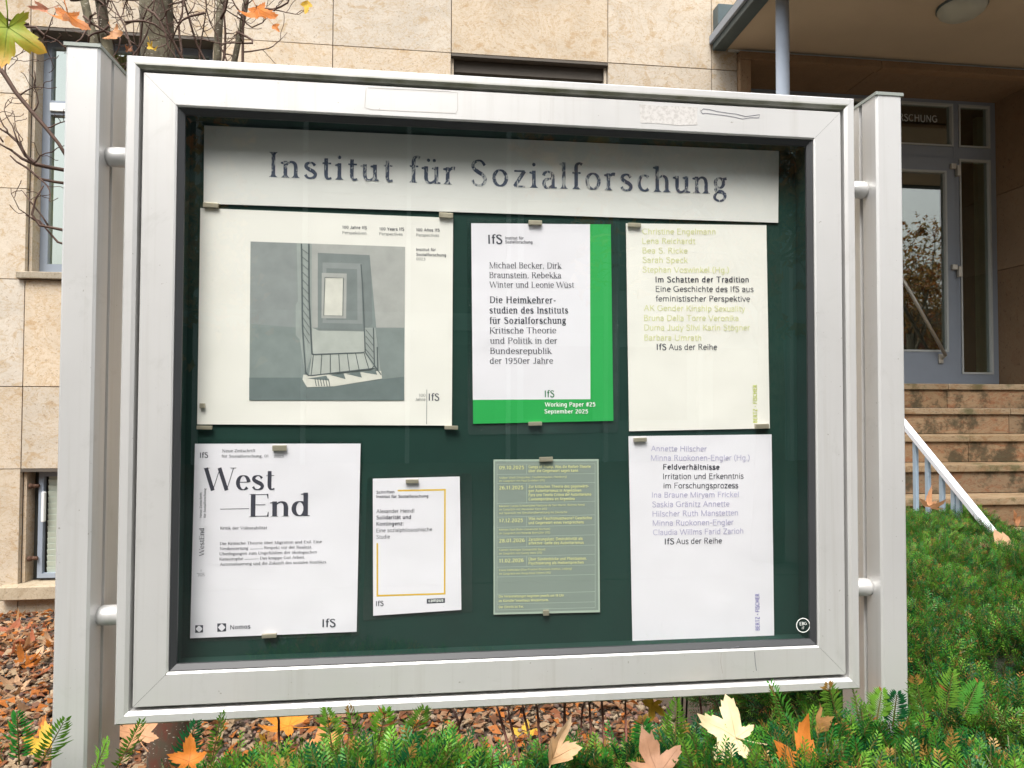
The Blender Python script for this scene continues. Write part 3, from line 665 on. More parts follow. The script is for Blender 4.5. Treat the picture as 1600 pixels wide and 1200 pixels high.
# posts: front block, groove, rear block in one profile
def post(x0, x1, outer):
    s = 1 if outer < 0 else -1            # inner side direction
    xi, xo = (x1, x0) if s > 0 else (x0, x1)
    y = CY-.004; b = .003
    P = [(xo, y+b), (xo+s*b, y), (xi-s*b, y), (xi, y+b), (xi, y+.034), (xi-s*.006, y+.035), (xi-s*.006, y+.041), (xi, y+.042), (xi+s*.0, y+.098), (xi-s*.003, y+.101), (xo+s*.003, y+.101), (xo, y+.098)]
    if s < 0: P = P[::-1]
    zt = at(127, 76, y)[2] if s > 0 else at(1389, 155, y)[2]
    zt = 1.853
    p_ = extrude_z('post', P, -.05, zt, 'alu', case)
    q = [(xo-s*.0015, y-.0015), (xi+s*.0015, y-.0015), (xi+s*.0015, y+.103), (xo-s*.0015, y+.103)]
    if s < 0: q = q[::-1]
    extrude_z('post_cap', q, zt, zt+.0045, 'cap', p_)
post(-.4580, -.4167, -1); post(.6514, .6922, 1)
for (px, py) in ((178, 240), (167, 966)):
    z = at(px, py, CY+.012)[2]
    tubes('mounting_peg', [([(-.4168, CY+.026, z), (-.412, CY+.026, z), (-.384, CY+.026, z)], [.0118, .0128, .0128])], 'alu', case, 24)
for (px, py) in ((1343, 292), (1352, 921)):
    z = at(px, py, CY+.012)[2]
    tubes('mounting_peg', [([(.6516, CY+.026, z), (.647, CY+.026, z), (.619, CY+.026, z)], [.0118, .0128, .0128])], 'alu', case, 24)
def ring(name, prof, mats, parent, gap=.00012):
    """four mitred rails with the closed profile [(inset, y)]"""
    out = []
    for side in range(4):
        V = []
        n = len(prof)
        for e in (0, 1):
            for i_, y_ in prof:
                g = gap
                if side == 0:   p = ((OX0+i_+g) if e == 0 else (OX1-i_-g), CY+y_, OZ1-i_)
                elif side == 1: p = (OX1-i_, CY+y_, (OZ1-i_-g) if e == 0 else (OZ0+i_+g))
                elif side == 2: p = ((OX1-i_-g) if e == 0 else (OX0+i_+g), CY+y_, OZ0+i_)
                else:           p = (OX0+i_, CY+y_, (OZ0+i_+g) if e == 0 else (OZ1-i_-g))
                V.append(p)
        F = [[k, (k+1) % n, n+(k+1) % n, n+k] for k in range(n)] + [list(range(n))[::-1], list(range(n, 2*n))]
        out.append(mesh(name, V, F, mats[side] if isinstance(mats, (list, tuple)) else mats, parent))
    return out
ring('outer_frame_rail', [(0, .003), (.0025, 0), (.0118, 0), (.0160, .0030), (.0165, .06), (0, .074)], ['alu_top', 'alu', 'alu', 'alu'], case)
ring('gap_shade_strip', [(.0168, .016), (.0215, .016), (.0215, .03), (.0168, .03)], 'gap', case)  # black strip stands in for the shade deep between frame and door rail
dr_ = ring('door_rail', [(.0205, .0045), (.0220, .002), (.0610, .002), (.0632, .0035), (.0635, .0145), (.0205, .0145)], 'alu', case, .00022)
ring('gasket', [(.0637, .0050), (.0645, .0048), (.0710, .0095), (.0710, .0135), (.0637, .0135)], 'gasket', case)
ring('mitre_backing', [(.0222, .0034), (.0600, .0034), (.0600, .0040), (.0222, .0040)], 'gap', case, -.0)
PY = CY+.050
mesh('glass_pane', [(OX0+.064, CY+.0115, OZ0+.064), (OX1-.064, CY+.0115, OZ0+.064), (OX1-.064, CY+.0115, OZ1-.064), (OX0+.064, CY+.0115, OZ1-.064)], [[0, 1, 2, 3]], 'caseglass', case)
ring('inner_side', [(.060, .0150), (.064, .0150), (.064, .0525), (.060, .0525)], 'felt', case)
box('back_board', (OX0+.018, PY+.003, OZ0+.018), (OX1-.018, PY+.012, OZ1-.018), 'felt', case)
box('case_back', (OX0+.0168, PY+.0125, OZ0+.0168), (OX1-.0168, PY+.0180, OZ1-.0168), 'alu', case)
# worn marks on the door frame
def flat(name, pts, Y, mat, parent, uv=None):
    V = [at(x, y, Y) for x, y in pts]; return mesh(name, V, [list(range(len(V)))[::-1]], mat, parent)
def mline(name, pts, wpx, Y, mat, parent):
    V = []; F = []
    for i, (x, y) in enumerate(pts):
        a = pts[max(0, i-1)]; b = pts[min(i+1, len(pts)-1)]; dx, dy = b[0]-a[0], b[1]-a[1]; l = math.hypot(dx, dy)
        V += [at(x-dy/l*wpx/2, y+dx/l*wpx/2, Y), at(x+dy/l*wpx/2, y-dx/l*wpx/2, Y)]
        if i: F.append([2*i-2, 2*i, 2*i+1, 2*i-1])
    return mesh(name, V, F, mat, parent)
m, nt, b = newmat('sticker_remains'); k_ = ramp(nt, noise(nt, pos(nt), 190, 4, .7), .42, .62)
nt.links.new(mixc(nt, k_, (.64, .62, .60), (.50, .48, .46)), b.inputs['Base Color']); b.inputs['Roughness'].default_value = .8; MT['residue'] = m
MT['faint'] = plain('faint_glue_line', (.50, .47, .44), .7); MT['scrawl'] = plain('marker_scrawl', (.17, .17, .2), .6)
FYF = CY+.0017
flat('sticker_remains', [(999, 163), (1025, 165), (1058, 166), (1090, 168), (1089, 183), (1090, 195), (1060, 196), (1030, 193), (1001, 192)], FYF, 'residue', case)
mline('glue_outline', [(572, 138), (571, 150), (570, 168), (580, 171), (640, 174), (712, 177), (715, 172), (715, 145), (700, 143), (640, 140), (575, 137)], .9, FYF, 'faint', case)
mline('marker_scrawl', [(1098, 178), (1095, 174), (1099, 170), (1108, 171), (1120, 174), (1140, 177), (1150, 178), (1165, 182), (1180, 180), (1187, 179), (1186, 184), (1172, 184), (1160, 186), (1148, 183), (1130, 180), (1112, 178), (1102, 177), (1098, 178)], 1.0, FYF, 'scrawl', case)
mline('scratch', [(1127, 1020), (1126, 1034), (1129, 1052)], .8, FYF, 'faint', case); mline('scratch', [(1179, 1019), (1180, 1034), (1182, 1048)], .9, FYF, 'scrawl', case)
mline('scratch', [(1128, 1013), (1140, 1013.5), (1155, 1010)], .9, FYF, 'scrawl', case)

# ---------------------------------------------------------------- print on papers
DEC = [0]
def text_obj(parent, name, entries, mat, Y, cv=None, tag_=None):
    """entries: (string, x0, y0, x1, y1, cap height, style) in photo pixels"""
    V = []; F = []
    for (s, x0, y0, x1, y1, cap, st) in entries:
        if cv: x0, y0 = cv(x0, y0); x1, y1 = cv(x1, y1); cap = cap/cv.k
        P, _ = glyph_polys(s, st)
        xs = [p[0] for _, q in P for p in q]; xa, xb = min(xs), max(xs)
        A = Vector(at(x0, y0, Y)); B = Vector(at(x1, y1, Y)); d = B-A; u = d.normalized(); up = Vector((-u.z, 0, u.x))
        if up.z < 0 and abs(u.x) > .5: up = -up
        ppm = (Vector(at(x0+1, y0, Y))-A).length
        sx = d.length/(xb-xa); sy = cap*ppm/.68
        warp = st not in ('roman', 'didot')
        for k, q in P:
            o = len(V)
            for x, y in q:
                if warp and y > 0: y = y*1.11 if y <= .45 else .4995+(y-.45)*.785
                v = A+u*(x-xa)*sx+up*y*sy; V.append((v.x, Y-(k % 40)*1.2e-5, v.z))
            F.append([o+i for i in range(len(q))])
    o = mesh(name, V, F, mat, parent)
    # all faces look towards -y
    bm = bmesh.new(); bm.from_mesh(o.data)
    for f in bm.faces:
        f.normal_update()
        if f.normal.y > 0: f.normal_flip()
    bm.to_mesh(o.data); bm.free()
    return o
class conv:
    def __init__(s, k, ox, oy): s.k, s.ox, s.oy = k, ox, oy
    def __call__(s, x, y): return s.ox+x/s.k, s.oy+y/s.k
z5 = conv(10/3, 300, 320); z6 = conv(3.2, 720, 320); z7 = conv(1600/450, 290, 680); z8 = conv(3.2, 740, 680)
def sheetp(name, corners, mat, label, cat, Y=PY, th=.0012, cv=None, group=None):
    pts = [cv(*c) if cv else c for c in corners]
    W = [at(x, y, Y) for x, y in pts]
    V = [(p[0], Y, p[2]) for p in W]+[(p[0], Y+th, p[2]) for p in W]
    F = [[0, 3, 2, 1], [4, 5, 6, 7]]+[[i, (i+1) % 4, 4+(i+1) % 4, 4+i] for i in range(4)]
    o = mesh(name, V, F, mat); return tag(o, label, cat, group)
def child_poly(parent, name, pts, mat, lay, cv, Y=PY):
    P = [cv(*p) if cv else p for p in pts]; return flat(name, P, Y-.00006*lay-.00005, mat, parent)
def child_line(parent, name, pts, wz, mat, lay, cv, Y=PY):
    P = [cv(*p) for p in pts] if cv else pts; return mline(name, P, wz/(cv.k if cv else 1), Y-.00006*lay-.00005, mat, parent)
def pouch(parent, corners, cv=None, Y=PY+.0016):
    P = [Vector(at(*(cv(*c) if cv else c), Y)) for c in corners]; out = []
    for i in range(4):
        p = P[i]; a = (P[i-1]-p).normalized(); b = (P[(i+1) % 4]-p).normalized(); r = .005
        for k in range(5):
            t = k/4; q = p+a*r*(1-t)**2+b*r*t**2; out.append((q.x, Y, q.z))
    mesh('laminate_pouch', out, [list(range(len(out)))[::-1]], 'pouch', parent)
TY = PY-.0003
def T(parent, name, entries, mat, cv): return text_obj(parent, name, entries, mat, TY, cv)

# header sign
hd = sheetp('header_sign', [(319, 196), (1217, 236), (1216, 348), (318, 318)], 'paper_sign', 'long silver header sheet with worn blue letters Institut für Sozialforschung', 'sign')
STY['roman'] = (.104, .046, .10, .09)
T(hd, 'lettering', [('Institut', 420, 276.5, 614, 284, 41, 'roman'), ('für', 639, 285, 711, 288.5, 41, 'roman'), ('Sozialforschung', 736, 290, 1136, 303.5, 41, 'roman')], 'worn', None)

# poster 1: stairwell print
p1 = sheetp('exhibition_poster', [(313, 325), (708, 340.5), (706, 665), (308, 663)], 'paper_warm', 'large cream landscape poster with a grey stairwell photograph, upper left', 'poster')
T(p1, 'caption_bold', [('100 Jahre IfS', 783, 124, 911, 127, 16, 'sansb'), ('100 Years IfS', 976, 133, 1105, 135, 16, 'sansb'), ('100 Años IfS', 1168, 138, 1290, 140, 16, 'sansb'),
    ('Institut für', 1168, 240, 1270, 241, 15, 'sansb'), ('Sozialforschung', 1168, 266, 1323, 269, 15, 'sansb'), ('IfS', 1233, 1020, 1288, 1020, 37, 'sansb')], 'ink_grey', z5)
T(p1, 'caption_light', [('Perspektiven', 783, 152, 908, 154, 15, 'sans'), ('Perspectives', 976, 158, 1097, 160, 15, 'sans'), ('Perspectivas', 1168, 164, 1287, 166, 15, 'sans'), ('0023', 1168, 289, 1215, 290, 15, 'sans'),
    ('100', 1182, 1000, 1216, 1000, 16, 'sans'), ('Jahre', 1162, 1021, 1216, 1021, 16, 'sans')], 'ink_mid', z5)
child_line(p1, 'rule', [(1223, 962), (1222, 1143)], 3, 'ink_mid', 2, z5)
ph = child_poly(p1, 'stairwell_picture', [(305, 191), (1110, 219), (1105, 1019), (298, 1018)], 'tone0', 1, z5)
L_ = 2
for name, pts, m_ in (('wall_tone', [(305, 191), (560, 200), (560, 640), (301, 620)], 'tone4'), ('wall_tone', [(620, 202), (1110, 219), (1108, 640), (960, 640), (925, 262), (655, 250), (655, 640), (625, 640)], 'tone1'),
    ('landing_tone', [(625, 640), (660, 655), (900, 658), (945, 640), (960, 740), (900, 770), (625, 775)], 'tone8'), ('rail_tone', [(545, 200), (625, 203), (625, 778), (590, 885), (560, 700), (540, 680), (540, 520), (552, 500)], 'tone3'),
    ('shaft_tone', [(655, 250), (925, 262), (932, 360), (940, 620), (900, 660), (655, 652)], 'tone2'), ('inner_tone', [(680, 300), (882, 306), (888, 620), (680, 615)], 'tone4'), ('inner_tone', [(700, 330), (860, 335), (862, 600), (700, 600)], 'tone2'),
    ('skylight_border', [(676, 355), (806, 358), (803, 592), (674, 590)], 'tone1'), ('skylight', [(692, 378), (788, 380), (785, 578), (686, 576)], 'tone5'),
    ('flight_tone', [(625, 775), (900, 770), (948, 850), (610, 890)], 'tone8'), ('flight_tone', [(895, 640), (955, 640), (985, 880), (948, 850), (900, 770)], 'tone3'), ('tread_edge', [(580, 885), (700, 885), (985, 865), (990, 905), (740, 945), (600, 950), (575, 915)], 'tone5'),
    ('lower_wall', [(298, 900), (570, 900), (600, 952), (740, 946), (990, 908), (1105, 895), (1105, 1019), (298, 1018)], 'tone7')):
    child_poly(ph, name, pts, m_, L_, z5); L_ += 1
for pts in ([(700, 890), (712, 915), (600, 905)], [(790, 878), (800, 908), (715, 885)], [(875, 870), (885, 900), (800, 880)], [(955, 860), (965, 885), (885, 872)]):
    child_poly(ph, 'step_shadow_tone', pts, 'tone7', L_, z5)
L_ += 1
bars = [([(570, 202), (575, 640), (592, 880), (610, 890)], 7), ([(608, 202), (610, 500), (625, 778)], 8), ([(625, 778), (640, 779), (890, 770), (902, 764), (888, 420), (880, 310)], 6), ([(592, 870), (605, 888), (625, 889), (935, 853), (950, 838), (945, 640)], 6), ([(902, 768), (985, 885)], 5), ([(950, 840), (985, 885)], 5), ([(965, 740), (968, 860)], 7)]
bars += [([(565+k*1.2, 225+k*40), (612, 260+k*42)], 3) for k in range(12)] + [([(600+k, 690+k*20), (622, 660+k*20)], 3) for k in range(0)]
bars += [([(632+k*44, 778-k*1.2), (620+k*50, 888-k*6)], 4) for k in range(7)] + [([(905, 650+k*34), (945, 700+k*34)], 3) for k in range(4)] + [([(640+k*14, 905), (648+k*14, 945)], 4) for k in range(6)]
bars += [([(692, 378), (788, 380), (785, 578), (686, 576), (692, 378)], 3)]
for pts, wz in bars: child_line(ph, 'banister_line', pts, wz, 'tone6', L_, z5); L_ += .12

# poster 2: green
p2 = sheetp('working_paper_cover', [(52, 92), (750, 98), (763, 1080), (62, 1095)], 'green', 'laminated white and green poster titled Die Heimkehrerstudien', 'poster', cv=z6)
pouch(p2, [(30, 65), (785, 85), (788, 1140), (35, 1150)], z6)
child_poly(p2, 'white_field', [(52, 92), (646, 97), (648, 972), (60, 975)], 'paper_cool', 0, z6)
T(p2, 'title', [('IfS', 138, 195, 208, 195, 45, 'sansb'), ('Die Heimkehrer-', 144, 491, 474, 493, 33, 'serifb'), ('studien des Instituts', 144, 543, 537, 543, 33, 'serifb'), ('für Sozialforschung', 144, 595, 526, 594, 33, 'serifb')], 'ink', z6)
T(p2, 'text', [('Institut für', 222, 173, 314, 173, 14, 'sansb'), ('Sozialforschung', 222, 192, 358, 193, 14, 'sansb'), ('Michael Becker, Dirk', 142, 317, 505, 319, 30, 'serif'), ('Braunstein, Rebekka', 142, 366, 502, 367, 30, 'serif'), ('Winter und Leonie Wüst', 142, 414, 567, 415, 30, 'serif'),
    ('Kritische Theorie', 144, 643, 478, 642, 30, 'serif'), ('und Politik in der', 146, 694, 482, 694, 30, 'serif'), ('Bundesrepublik', 146, 745, 457, 745, 30, 'serif'), ('der 1950er Jahre', 145, 795, 462, 794, 30, 'serif')], 'ink', z6)
T(p2, 'green_logo', [('IfS', 420, 962, 468, 962, 33, 'sansb')], 'ink_green', z6)
T(p2, 'white_text', [('Working Paper #25', 420, 1009, 672, 1008, 21, 'sansb'), ('September 2025', 418, 1043, 636, 1043, 20, 'sansb')], 'ink_white', z6)

# poster 3
p3 = sheetp('book_poster', [(826, 92), (1528, 102), (1545, 1118), (842, 1132)], 'paper_warm', 'cream poster with pale lime names and Im Schatten der Tradition, upper right', 'poster', cv=z6)
T(p3, 'lime_names', [('Christine Engelmann', 908, 148, 1273, 148, 28, 'sans'), ('Lena Reichardt', 908, 195, 1173, 196, 28, 'sans'), ('Bea S. Ricke', 909, 243, 1135, 244, 28, 'sans'), ('Sarah Speck', 909, 290, 1135, 291, 28, 'sans'), ('Stephan Voswinkel (Hg.)', 909, 338, 1340, 340, 28, 'sans'),
    ('AK Gender Kinship Sexuality', 916, 530, 1422, 534, 28, 'sans'), ('Bruna Della Torre Veronika', 917, 580, 1388, 581, 28, 'sans'), ('Duma Judy Slivi Karin Stögner', 918, 628, 1446, 628, 28, 'sans'), ('Barbara Umrath', 918, 678, 1202, 679, 28, 'sans')], 'ink_lime', z6)
T(p3, 'title', [('Im Schatten der Tradition', 974, 388, 1440, 388, 28, 'sansb'), ('IfS', 980, 726, 1028, 726, 29, 'sansb')], 'ink', z6)
T(p3, 'text', [('Eine Geschichte des IfS aus', 975, 435, 1464, 436, 28, 'sans'), ('feministischer Perspektive', 975, 483, 1447, 484, 28, 'sans'), ('Aus der Reihe', 1040, 726, 1282, 726, 29, 'sans')], 'ink', z6)
T(p3, 'publisher', [('BERTZ • FISCHER', 1482, 1090, 1480, 900, 20, 'sansb')], 'ink_lime2', z6)

# poster 7
p7 = sheetp('book_poster', [(775, 5), (1490, -4), (1503, 1010), (795, 1042)], 'paper_cool', 'white poster with lilac names and Feldverhältnisse, lower right', 'poster', cv=z8)
T(p7, 'lilac_names', [('Annette Hilscher', 887, 80, 1165, 81, 26, 'sans'), ('Minna Ruokonen-Engler (Hg.)', 887, 127, 1380, 126, 27, 'sans'), ('Ina Braune Miryam Frickel', 892, 312, 1325, 309, 26, 'sans'), ('Saskia Gränitz Annette', 893, 360, 1280, 356, 27, 'sans'), ('Hilscher Ruth Manstetten', 895, 407, 1322, 401, 27, 'sans'), ('Minna Ruokonen-Engler', 896, 453, 1300, 448, 27, 'sans'), ('Claudia Willms Farid Zarioh', 897, 500, 1348, 492, 27, 'sans')], 'ink_lilac', z8)
T(p7, 'title', [('Feldverhältnisse', 948, 172, 1230, 172, 26, 'sansb'), ('IfS', 956, 546, 1003, 545, 28, 'sansb')], 'ink', z8)
T(p7, 'text', [('Irritation und Erkenntnis', 948, 220, 1350, 217, 27, 'sans'), ('im Forschungsprozess', 950, 266, 1323, 264, 27, 'sans'), ('Aus der Reihe', 1013, 545, 1242, 541, 28, 'sans')], 'ink', z8)
T(p7, 'publisher', [('BERTZ • FISCHER', 1430, 975, 1428, 792, 20, 'sansb')], 'ink_blue', z8)

# poster 4: magazine cover
p4 = sheetp('magazine_cover', [(52, 48), (972, 47), (950, 1092), (25, 1128)], 'paper_cool', 'laminated white magazine cover with large black letters West End, lower left', 'poster', cv=z7)
pouch(p4, [(40, 26), (985, 27), (964, 1112), (12, 1150)], z7)
STY['didot'] = (.115, .020, .085, .0)
T(p4, 'title', [('West', 95, 308, 495, 303, 131, 'didot'), ('End', 350, 454, 690, 448, 131, 'didot')], 'ink', z7)
child_line(p4, 'rule', [(192, 411), (352, 408)], 3.5, 'ink', 2, z7)
T(p4, 'small_serif_text', [('Neue Zeitschrift', 203, 95, 388, 93, 17, 'small'), ('für Sozialforschung, 01', 200, 124, 460, 123, 16, 'small'), ('2025', 490, 124, 545, 123, 14, 'small'), ('Kritik der Vulnerabilität', 192, 524, 453, 522, 17, 'small'),
    ('Die Kritische Theorie über Migration und Exil. Eine', 190, 610, 757, 598, 16, 'small'), ('Neubewertung', 190, 638, 348, 635, 16, 'small'), ('Respekt vor der Realität.', 437, 633, 702, 628, 16, 'small'), ('Überlegungen zum Ungefühlten der ökologischen', 188, 667, 730, 656, 16, 'small'),
    ('Katastrophe', 188, 696, 320, 693, 16, 'small'), ('Das knappe Gut Arbeit.', 413, 691, 662, 685, 16, 'small'), ('Automatisierung und die Zukunft des sozialen Konflikts', 190, 725, 781, 711, 16, 'small'),
    ('WestEnd', 103, 672, 103, 515, 27, 'serif'), ('Neue Zeitschrift', 90, 458, 91, 318, 12, 'small'), ('für Sozialforschung', 112, 458, 113, 295, 12, 'small'), ('2025', 68, 784, 105, 783, 12, 'small'), ('1', 83, 758, 87, 758, 12, 'small')], 'ink', z7)
for q in ([(62, 768), (105, 766)], [(358, 633), (430, 631)], [(328, 690), (406, 687)]): child_line(p4, 'rule', q, 1.6, 'ink', 2, z7)
T(p4, 'logo_text', [('IfS', 80, 126, 125, 125, 31, 'sansb'), ('Nomos', 248, 1079, 360, 1073, 24, 'sansb'), ('IfS', 760, 1067, 833, 1065, 45, 'sansb')], 'ink', z7)
for (x0, y0, x1, y1) in ((53, 1056, 97, 1098), (176, 1046, 225, 1092)):
    mark = child_poly(p4, 'square_mark', [(x0, y0), (x1, y0-1), (x1, y1-2), (x0, y1)], 'ink', 2, z7)
    cx, cy, r = (x0+x1)/2, (y0+y1)/2-1, (x1-x0)*.42; q = []
    for k in range(12):
        a = math.pi/2*k/3; rr_ = r*(1.0 if k % 3 == 0 else .80); q.append((cx+rr_*math.cos(a), cy+rr_*math.sin(a)))
    child_poly(mark, 'diamond', q[::-1][::-1], 'paper_cool', 3.5, z7)

# poster 5
p5 = sheetp('series_cover', [(1040, 242), (1523, 230), (1532, 970), (1042, 1003)], 'paper_cool', 'small laminated white cover with a thin yellow frame line', 'poster', cv=z7)
pouch(p5, [(1008, 232), (1590, 208), (1594, 982), (985, 1032)], z7)
fr = child_line(p5, 'yellow_frame', [(1178, 308), (1440, 303), (1441, 303)], 9, 'frame_yellow', 1, z7)
child_line(p5, 'yellow_frame', [(1441, 299), (1439, 884)], 9, 'frame_yellow', 1.5, z7); child_line(p5, 'yellow_frame', [(1061, 892), (1444, 880)], 9, 'frame_yellow', 2, z7); child_line(p5, 'yellow_frame', [(1065, 600), (1065, 895)], 9, 'frame_yellow', 2.5, z7)
T(p5, 'title', [('Schriften', 1060, 325, 1160, 322, 16, 'sansb'), ('Institut für Sozialforschung', 1060, 349, 1348, 345, 16, 'sansb'), ('Solidarität und', 1060, 468, 1252, 464, 21, 'sansb'), ('Kontingenz:', 1060, 503, 1210, 500, 21, 'sansb'), ('IfS', 1058, 950, 1100, 948, 28, 'sansb')], 'ink', z7)
T(p5, 'text', [('Alexander Heindl', 1060, 433, 1270, 429, 21, 'sans'), ('Eine sozialphilosophische', 1060, 540, 1370, 532, 21, 'sans'), ('Studie', 1060, 576, 1136, 573, 21, 'sans')], 'ink_grey', z7)
cb = child_poly(p5, 'publisher_box', [(1340, 909), (1441, 905), (1441, 931), (1340, 936)], 'ink', 1, z7)
text_obj(p5, 'publisher_name', [('campus', 1350, 928, 1432, 924, 18, 'sansb')], 'ink_white', TY-.0002, z7)

# poster 6: programme card
p6 = sheetp('programme_card', [(100, 122), (625, 120), (632, 885), (100, 897)], 'card_edge', 'small grey green programme card with yellow dates from October to February', 'card', cv=z8)
child_poly(p6, 'grey_field', [(107, 130), (618, 128), (624, 874), (107, 888)], 'grey_card', 0, z8)
for q in ([(117, 145), (607, 143)], [(607, 143), (608, 862)], [(117, 874), (608, 862)], [(117, 145), (117, 874)], [(117, 196), (607, 192)], [(117, 242), (607, 236)], [(117, 342), (607, 330)], [(117, 410), (607, 398)], [(117, 461), (607, 448)], [(117, 510), (607, 498)], [(117, 562), (607, 549)], [(117, 608), (607, 595)], [(117, 660), (607, 648)], [(117, 709), (607, 696)], [(117, 795), (607, 782)], [(117, 845), (607, 833)],
    [(265, 145), (265, 195)], [(265, 240), (265, 339)], [(265, 406), (265, 458)], [(265, 506), (265, 558)], [(265, 604), (265, 656)]):
    child_line(p6, 'table_line', q, 1.8, 'card_edge', 1+.1*random.random(), z8)
T(p6, 'dates', [('09.10.2025', 128, 171, 252, 170, 18, 'sansb'), ('26.11.2025', 128, 272, 248, 270, 18, 'sansb'), ('17.12.2025', 128, 436, 246, 434, 18, 'sansb'), ('28.01.2026', 128, 537, 255, 534, 18, 'sansb'), ('11.02.2026', 128, 637, 250, 634, 18, 'sansb')], 'ink_yellow', z8)
T(p6, 'titles', [('Gangs of Trump. Was die Racket-Theorie', 275, 165, 585, 163, 14, 'sansb'), ('über die Gegenwart sagen kann', 275, 185, 522, 183, 14, 'sansb'), ('Zur kritischen Theorie des gegenwärti-', 275, 264, 575, 261, 14, 'sansb'), ('gen Autoritarismus in Argentinien', 275, 285, 538, 282, 14, 'sansb'), ('Para una Teoría Crítica del Autoritarismo', 275, 306, 588, 302, 14, 'sansb'), ('Contemporáneo en Argentina', 275, 327, 505, 324, 14, 'sansb'),
    ('Was nun Faschismustheorie? Geschichte', 275, 424, 592, 420, 14, 'sansb'), ('und Gegenwart eines Versprechens', 275, 445, 550, 441, 14, 'sansb'), ('Zerstörungslust. Destruktivität als', 275, 528, 545, 523, 14, 'sansb'), ('affektive Quelle des Autoritarismus', 275, 547, 550, 543, 14, 'sansb'), ('Über Sündenböcke und Phantasmen.', 275, 627, 565, 622, 14, 'sansb'), ('Psychisierung als Heilversprechen', 275, 647, 550, 642, 14, 'sansb'),
    ('Die Veranstaltungen beginnen jeweils um 18 Uhr', 126, 812, 452, 806, 12, 'sansb'), ('im Künstler*innenhaus Mousonturm.', 126, 834, 375, 829, 12, 'sansb'), ('Der Eintritt ist frei.', 126, 865, 250, 862, 12, 'sansb')], 'ink_yellow', z8)
T(p6, 'small_text', [('Volker Weiß (Historiker, Feuilletonautor, Hamburg)', 128, 218, 465, 212, 10, 'sans'), ('im Gespräch mit Paul Erxleben (IfS)', 128, 234, 356, 230, 10, 'sans'), ('Micaela Cuesta (Universidad Nacional de San Martín, Buenos Aires)', 128, 360, 555, 352, 10, 'sans'), ('im Gespräch mit Alexander Kern (IfS)', 128, 377, 367, 373, 10, 'sans'), ('auf Spanisch mit Simultanübersetzung ins Deutsche', 128, 395, 468, 389, 10, 'sans'),
    ('Morten Paul (Ruhr-Universität Bochum)', 128, 478, 382, 473, 10, 'sans'), ('im Gespräch mit Ricarda Biemüller (IfS)', 128, 496, 382, 491, 10, 'sans'), ('Carolin Amlinger (Universität Basel)', 128, 579, 358, 575, 10, 'sans'), ('im Gespräch mit Georg Marx (IfS)', 128, 597, 342, 592, 10, 'sans'), ('Elena Kalmulatz (Else-Frenkel-Brunswik-Institut, Leipzig)', 128, 680, 490, 671, 10, 'sans'), ('im Gespräch mit Anna-Rosa Ostern (IfS)', 128, 698, 385, 692, 10, 'sans')], 'ink_yellow', z8)

# magnets
def magnet(px, py, w_, h_, label, rot=0.0, square=False):
    c = at(px, py, PY-.002); s = at(px+1, py, PY-.002)[0]-c[0]
    g = box('magnet', (-w_*s/2, -.003, -h_*s/2), (w_*s/2, .0018, h_*s/2), 'magnet', None, .0009, 2)
    g.location = c; g.rotation_euler = (0, rot, 0); tag(g, label, 'magnet', 'small metal magnets holding the papers')
for a in ((330, 321, 24, 8, 'brass bar magnet at the top left corner of the stairwell poster'), (697, 337, 22, 8, 'brass bar magnet at the top right corner of the stairwell poster'), (320, 668, 24, 6, 'brass bar magnet at the bottom left corner of the stairwell poster'), (705, 668, 21, 6, 'brass bar magnet at the bottom right corner of the stairwell poster'),
    (316.5, 634, 8, 8, 'tiny dark square magnet on the left edge of the stairwell poster'), (836, 348.5, 21, 7, 'silver bar magnet on top of the green and white poster'), (836, 662, 21, 6, 'silver bar magnet at the foot of the green and white poster'), (991, 352, 20, 6, 'bar magnet at the top left corner of the lime lettered poster'),
    (1190, 666, 21, 7, 'bar magnet at the bottom right corner of the lime lettered poster'), (1000, 687, 20, 6, 'bar magnet at the top left corner of the lilac lettered poster'), (437, 700, 22, 9, 'brown bar magnet at the top of the West End cover'), (421, 993, 23, 6, 'pale bar magnet at the foot of the West End cover'),
    (644, 752, 20, 6, 'dark bar magnet on top of the yellow framed cover'), (853, 717.5, 21, 7, 'silver bar magnet on top of the grey programme card'), (853, 957, 9, 8, 'small round magnet at the foot of the grey programme card')):
    magnet(*a, rot=random.uniform(-.03, .03))
# maker's mark on the glass and lettering over the entrance
GYM = CY+.0108
q = [(1255+10.3*math.cos(2*math.pi*k/40), 977+10.8*math.sin(2*math.pi*k/40)) for k in range(41)]
mline('maker_mark_ring', q, 1.3, GYM, 'ink_white', case)
text_obj(case, 'maker_mark_letters', [('EBG', 1249.5, 977, 1260.5, 976.5, 4.5, 'sansb'), ('IT', 1253, 983, 1257, 983, 3.5, 'sansb')], 'ink_white', GYM)
text_obj(bld, 'entrance_lettering', [('INSTITUT FÜR SOZIALFORSCHUNG', 1252, 181, 1464.5, 191.5, 10.5, 'sansb')], 'bead', DY+.020)
